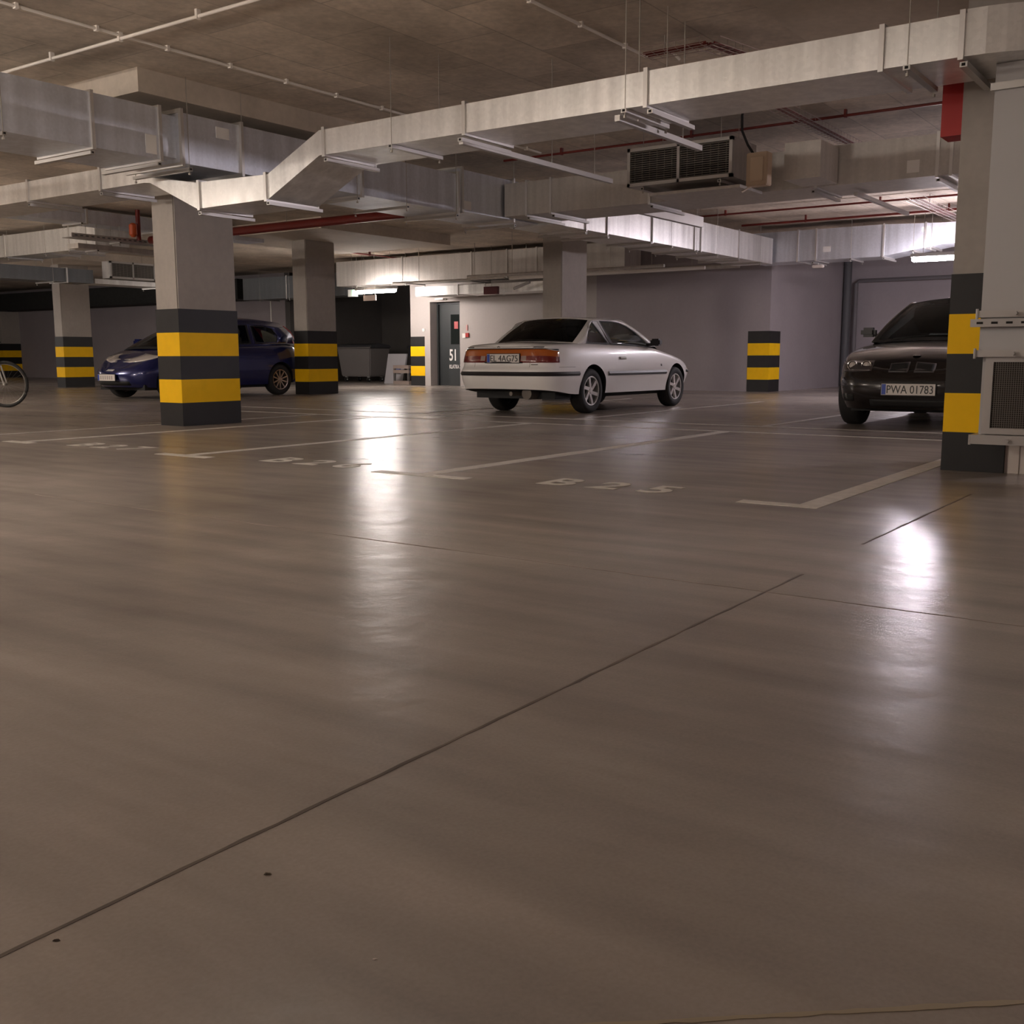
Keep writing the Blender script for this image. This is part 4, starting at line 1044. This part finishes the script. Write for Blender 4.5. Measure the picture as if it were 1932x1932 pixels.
# mirrors, gaps, handles, exhaust
for sd in (1, -1):
    y = sd * (cw.yside(2.66, .92) + .01)
    mb = MB().add([(2.60, y, .885), (2.80, y, .86), (2.60, y, .935), (2.70, y, .90)], []).tube([(2.68, y - sd * .02, .90), (2.70, y + sd * .07, .905)], .022, 8)
    b_ = mb.build('mirror_arm', M_trimb, root)
    q = MB().box((2.66, y + sd * .05, .885), (2.77, y + sd * .20, .985)).build('mirror', M_trimb, root, bevel=.022)
    cw.patch(lambda a, b, x=1.60: (x + .06 * (1 - b), .27 + .60 * b), 1, 16, '+y' if sd > 0 else '-y', simple('door_gap_%d' % sd, (.16, .14, .14), .7), 'door_gap', off=.001, thick=.001)
    cw.patch(lambda a, b: (1.72 + .17 * a, .70 + .032 * b), 6, 2, '+y' if sd > 0 else '-y', simple('door_handle_%d' % sd, (.45, .42, .40), .4), 'door_handle', off=.008, thick=.014)
    cw.patch(lambda a, b: (2.92 + .035 * a, .60 + .03 * b), 2, 2, '+y' if sd > 0 else '-y', M_badge, 'wing_badge', off=.003)
MB().tube([(.18, -.30, .27), (.75, -.30, .27)], [.075, .085], 14).build('silencer', simple('exhaust_steel', (.16, .14, .12), .5, .6), root, smooth=40)
MB().tube([(.06, -.14, .27), (.25, -.16, .27)], .028, 10).build('tail_pipe', MATS['exhaust_steel'], root, smooth=40)
MB().box((.35, -.62, .20), (3.9, .62, .30)).build('underbody', M_dark, root)
MB().box((.9, -.7, .25), (1.12, .7, .32)).build('rear_axle', M_dark, root)
MB().box((1.62, -.30, .665), (1.7, .3, .68)).build('interior_shelf', M_dark, root)
MB().box((2.47, .04, 1.10), (2.50, .2, 1.15)).build('rear_view_mirror', M_dark, root)
MB().box((.98, -.55, 1.10), (.99, -.35, 1.17)) if False else None

# ---- blue hatchback (nose towards the camera side, so the car space is turned round)
P_b = paint('blue_car_paint', (.004, .009, .09), .25, .3)
root = thing('blue_hatchback', 'dark blue hatchback parked behind the large striped pillar', 'car', (15.12, 16.62, 0), PI)
K = dict(L=4.0, W=1.68,
    outline=[(0, 0), (.002, .4), (.010, .68), (.028, .86), (.065, .95), (.14, .99), (.3, 1), (.6, 1.0), (.76, .985), (.85, .94), (.91, .85), (.95, .70), (.98, .45), (.995, .22), (1, 0)],
    top=[(0, .90), (.2, .97), (1.0, .96), (2.0, .93), (2.8, .90), (3.05, .875), (3.4, .80), (3.75, .68), (3.92, .58), (4.0, .50)],
    bot=[(0, .28), (.4, .22), (3.4, .20), (4.0, .22)],
    wz=[(.2, .95), (.35, .985), (.5, 1.0), (.65, .995), (.8, .975), (.95, .92)],
    rz=[(.2, .10), (.35, .03), (.48, .0), (.6, .01), (.8, .03), (.95, .08)],
    fz=[(.2, .12), (.3, .03), (.42, .0), (.5, .02), (.6, .12), (.8, .3)],
    cab=(.05, 3.2), wheels=(.68, 3.18), wr=.30, arch=.335, archz=.01, crown=.05, round=.06,
    zr=1.42, wr_top=.57, rb=(.08, .95), rctl=(.18, 1.20), rt=(.50, 1.40), roofmid=(1.2, 1.50), ft=(1.9, 1.42), fctl=(2.6, 1.16), fb=(3.12, .87),
    rcrown=.05, fbulge=.16, rbulge=.10, scr_top=.06, scr_bot=.93, seatz=.75,
    seats=[(1.6, .35), (1.6, -.35)], wheelpos=(2.2, .35, .95),
    wins=[[(.66, 1.03), (1.22, 1.0), (1.25, 1.33), (.95, 1.34), (.72, 1.29), (.62, 1.16)], [(1.32, .985), (2.75, .93), (2.45, 1.12), (2.1, 1.28), (1.8, 1.345), (1.33, 1.355)]])
cb = Car(K, root, P_b); cb.body(); cb.cabin(glass_t)
for wx in K['wheels']:
    for sd in (1, -1): cb.wheel(wx, sd, rim_spokes(10, M_alloyd, .026, 0, .9))
plate(root, (4.01, .0, .385), 1, '', .50, .11)
M_head = simple('headlamp_lens', (.50, .45, .42), .12, coat=1)
for sd in (1, -1):
    cb.patch(lambda a, b: (3.42 + .42 * a, (.745 - .14 * a) + (.075 - .055 * a) * (b * (1 - .0) - .0)), 14, 5, '+y' if sd > 0 else '-y', M_head, 'headlight', off=.006, thick=.01)
    mb = cb.patch(lambda a, b: (.02 + .22 * a * (1 - .4 * b), .93 + .05 * b), 4, 3, '+y' if sd > 0 else '-y', M_rd, 'tail_light', off=.004)
    y = sd * cb.yside(.33, 1.15)
    cur = [(.10, 1.00), (.13, 1.12), (.24, 1.25), (.40, 1.35)]
    G = [[(x + dx, sd * (cb.yside(x + dx, z) + .012), z) for dx in (-.02, .03, .09)] for x, z in cur]
    MB().grid(G).build('high_tail_light', simple('tail_red_%d' % sd, (.45, .01, .03), .15, coat=1), root, smooth=40)
    q = MB().box((2.62, sd * .80, .96), (2.74, sd * 1.0, 1.08)).build('mirror', P_b, root, bevel=.03)
cb.patch(lambda a, b: (.28 - .56 * a, .535 + .03 * b), 10, 2, '+x', M_plug, 'bonnet_chrome', off=.003) if False else None
cb.patch(lambda a, b: (.10 - .2 * a, .50 + .03 * b), 6, 2, '+x', M_alloy, 'badge', off=.004)
cb.patch(lambda a, b: (.45 - .9 * a, .25 + .07 * b), 10, 2, '+x', M_dark, 'lower_grille', off=.004)
MB().box((.3, -.65, .16), (3.7, .65, .26)).build('underbody', M_dark, root)

# ---- black saloon
P_k = paint('black_car_paint', (.006, .0045, .0045), .22)
root = thing('black_saloon', 'black saloon facing the camera, half hidden behind the right striped pillar', 'car', (15.35, 2.86, 0), PI)
K = dict(L=4.48, W=1.75,
    outline=[(0, 0), (.003, .4), (.012, .68), (.03, .84), (.07, .94), (.16, .985), (.3, 1), (.6, 1.0), (.80, .985), (.89, .945), (.94, .87), (.972, .74), (.99, .5), (.998, .25), (1, 0)],
    top=[(0, .92), (.3, .96), (1.0, .96), (2.2, .92), (2.9, .90), (3.1, .88), (3.6, .82), (4.1, .745), (4.35, .68), (4.48, .60)],
    bot=[(0, .30), (.5, .22), (3.8, .20), (4.48, .20)],
    wz=[(.2, .94), (.35, .985), (.5, 1.0), (.6, .99), (.75, .96), (.95, .90)],
    rz=[(.2, .10), (.4, .0), (.6, .01), (.95, .08)],
    fz=[(.2, .10), (.3, .03), (.42, .0), (.5, .015), (.57, .045), (.65, .08), (.75, .14)],
    cab=(.75, 3.2), wheels=(1.03, 3.75), wr=.315, arch=.35, archz=.01, crown=.05, round=.05,
    zr=1.36, wr_top=.56, rb=(.75, .955), rctl=(1.1, 1.18), rt=(1.45, 1.34), roofmid=(1.9, 1.40), ft=(2.35, 1.345), fctl=(2.85, 1.13), fb=(3.22, .885),
    rcrown=.05, fbulge=.16, rbulge=.14, scr_top=.05, scr_bot=.94, seatz=.78,
    seats=[(1.95, .36), (1.95, -.36)], wheelpos=(2.55, .36, .93),
    wins=[[(1.15, .99), (2.05, .97), (2.05, 1.30), (1.55, 1.31), (1.35, 1.25)], [(2.12, .965), (2.95, .945), (2.75, 1.07), (2.5, 1.22), (2.35, 1.29), (2.12, 1.305)]])
ck = Car(K, root, P_k); ck.body(); ck.cabin(glass_t)
for wx in K['wheels']:
    for sd in (1, -1): ck.wheel(wx, sd, rim_spokes(7, M_alloy, .04), tw=.2)
plate(root, (4.495, .0, .405), 1, 'PWA 01783', .52, .112)
M_chr = simple('chrome', (.7, .68, .66), .12, 1.0)
for sd in (1, -1):
    # glass band over the twin round lamps
    def hf(a, b, sd=sd): return (sd * (.40 + .40 * a), .585 + .105 * b - .015 * a)
    ck.patch(hf, 12, 4, '+x', simple('headlamp_dark_%d' % sd, (.06, .05, .05), .15, coat=1), 'headlight', off=.004, thick=.008)
    hl = root
    for yy in (.47, .62):
        h = ck.bvh.ray_cast(Vector((7, sd * yy, .640)), Vector((-1, 0, 0)))
        if h[0]:
            rg = MB().lathe([(.052, -.03), (.052, .012), (.044, .014), (.040, -.005), (.0, -.02)], (h[0].x + .004, sd * yy, .640), 'X', 22).build('lamp_ring', M_chr, root, smooth=50)
            MB().lathe([(0, .012), (.022, .006), (.036, -.002)], (h[0].x + .008, sd * yy, .640), 'X', 18).build('lamp_lens', M_head, rg, smooth=50)
    # kidney halves
    def kf(a, b, sd=sd): return (sd * (.03 + .19 * a), .575 + (.10 - .015 * a) * b)
    ck.patch(kf, 6, 5, '+x', M_badge, 'kidney_grille_frame', off=.006, thick=.012)
    def kf2(a, b, sd=sd): return (sd * (.042 + .165 * a), .585 + (.082 - .015 * a) * b)
    ck.patch(kf2, 6, 5, '+x', M_dark, 'kidney_grille', off=.014, thick=.006)
    ck.patch(lambda a, b, sd=sd: (sd * (.58 + .14 * a), .275 + .07 * b), 4, 3, '+x', M_dark, 'fog_light', off=.004)
    h = ck.bvh.ray_cast(Vector((7, sd * .66, .31)), Vector((-1, 0, 0)))
    MB().lathe([(0, .012), (.03, .006), (.035, -.01)], (h[0].x, sd * .66, .33), 'X', 16).build('fog_lens', M_glassd, root, smooth=50)
    MB().box((2.66, sd * .86, .955), (2.78, sd * 1.03, 1.065)).build('mirror', M_trimb, root, bevel=.03)
    MB().tube([(2.72, sd * .74, .95), (2.72, sd * .90, .985)], .02, 8).build('mirror_arm', M_trimb, root)
ck.patch(lambda a, b: (.40 - .8 * a, .225 + .075 * b), 12, 3, '+x', M_dark, 'lower_grille', off=.004)
h = ck.bvh.ray_cast(Vector((4.22, 0, 3)), Vector((0, 0, -1)))
rb_ = MB().lathe([(0, 0), (.036, 0), (.036, .006), (0, .008)], (4.22, 0, h[0].z), 'Z', 20).build('round_badge', M_dark, root, smooth=40)
rb_.rotation_euler = (0, 0, 0)
MB().lathe([(.034, .004), (.040, .004), (.040, .009), (.034, .009)], (4.22, 0, h[0].z), 'Z', 20, closed=True).build('badge_ring', M_chr, rb_)
MB().box((.4, -.65, .17), (4.2, .65, .27)).build('underbody', M_dark, root)
MB().tube([(3.28, .5, .925), (3.30, -.1, .93)], .008, 6).tube([(3.28, -.5, .925), (3.30, .1, .93)], .008, 6).build('wiper', M_dark, root)
MB().box((2.47, .02, 1.19), (2.5, .2, 1.25)).build('rear_view_mirror', M_dark, root)

# ---- bicycle at the left edge
root = thing('bicycle', 'bicycle standing at the left edge, only its dark front wheel in view', 'bicycle', (8.55, 15.3, 0))
dv = Vector((_R[0], _R[1], 0)).normalized()
def bp(a, z, off=0):  # a: distance to the right of the wheel centre along the view plane
    q = dv * a + Vector((dv.y, -dv.x, 0)) * off; return (q.x, q.y, z)
M_tr = simple('bike_tyre', (.018, .017, .016), .8); M_rimb = simple('bike_rim', (.30, .28, .25), .4, .6); M_fr = simple('bike_frame', (.45, .43, .40), .4)
for nm, c in (('front_wheel', -.02), ('rear_wheel', -1.07)):
    ring = [bp(c + .325 * math.cos(2 * PI * i / 40), .345 + .325 * math.sin(2 * PI * i / 40)) for i in range(41)]
    w_ = MB().tube(ring, .022, 8, cap=False).build(nm, M_tr, root, smooth=60)
    ring = [bp(c + .298 * math.cos(2 * PI * i / 40), .345 + .298 * math.sin(2 * PI * i / 40)) for i in range(41)]
    MB().tube(ring, .009, 6, cap=False).build('rim', M_rimb, w_, smooth=60)
    sp = MB()
    for i in range(24):
        an = 2 * PI * i / 24; sp.tube([bp(c, .345, .03 * (-1) ** i), bp(c + .295 * math.cos(an), .345 + .295 * math.sin(an))], .0012, 3)
    sp.build('spokes', M_rimb, w_); MB().tube([bp(c, .345, -.05), bp(c, .345, .05)], .02, 8).build('hub', M_rimb, w_)
MB().tube([bp(-.02, .345, .05), bp(-.12, .70, .05), bp(-.14, .72)], .012, 6).tube([bp(-.02, .345, -.05), bp(-.12, .70, -.05), bp(-.14, .72)], .012, 6).build('fork', M_fr, root)
MB().tube([bp(-.13, .70), bp(-.2, .95)], .018, 8).tube([bp(-.15, .78), bp(-.60, .32)], .02, 8).tube([bp(-.17, .86), bp(-.72, .84)], .018, 8).tube([bp(-.60, .32), bp(-.75, .95)], .016, 8).tube([bp(-1.07, .345), bp(-.60, .32)], .012, 8).tube([bp(-1.07, .345), bp(-.72, .82)], .012, 8).build('frame_tubes', M_fr, root)
MB().tube([bp(-.2, .97, -.3), bp(-.17, 1.0, 0), bp(-.2, .97, .3)], .012, 8).build('handlebar', M_dark, root)
MB().tube([bp(-.62, .97), bp(-.88, .99)], [.03, .06], 8).build('saddle', M_dark, root)
MB().lathe([(.09, -.004), (.09, .004)], (bp(-.60, .30)[0], bp(-.60, .30)[1], .30), 'Y', 20).build('chainring', M_rimb, root)
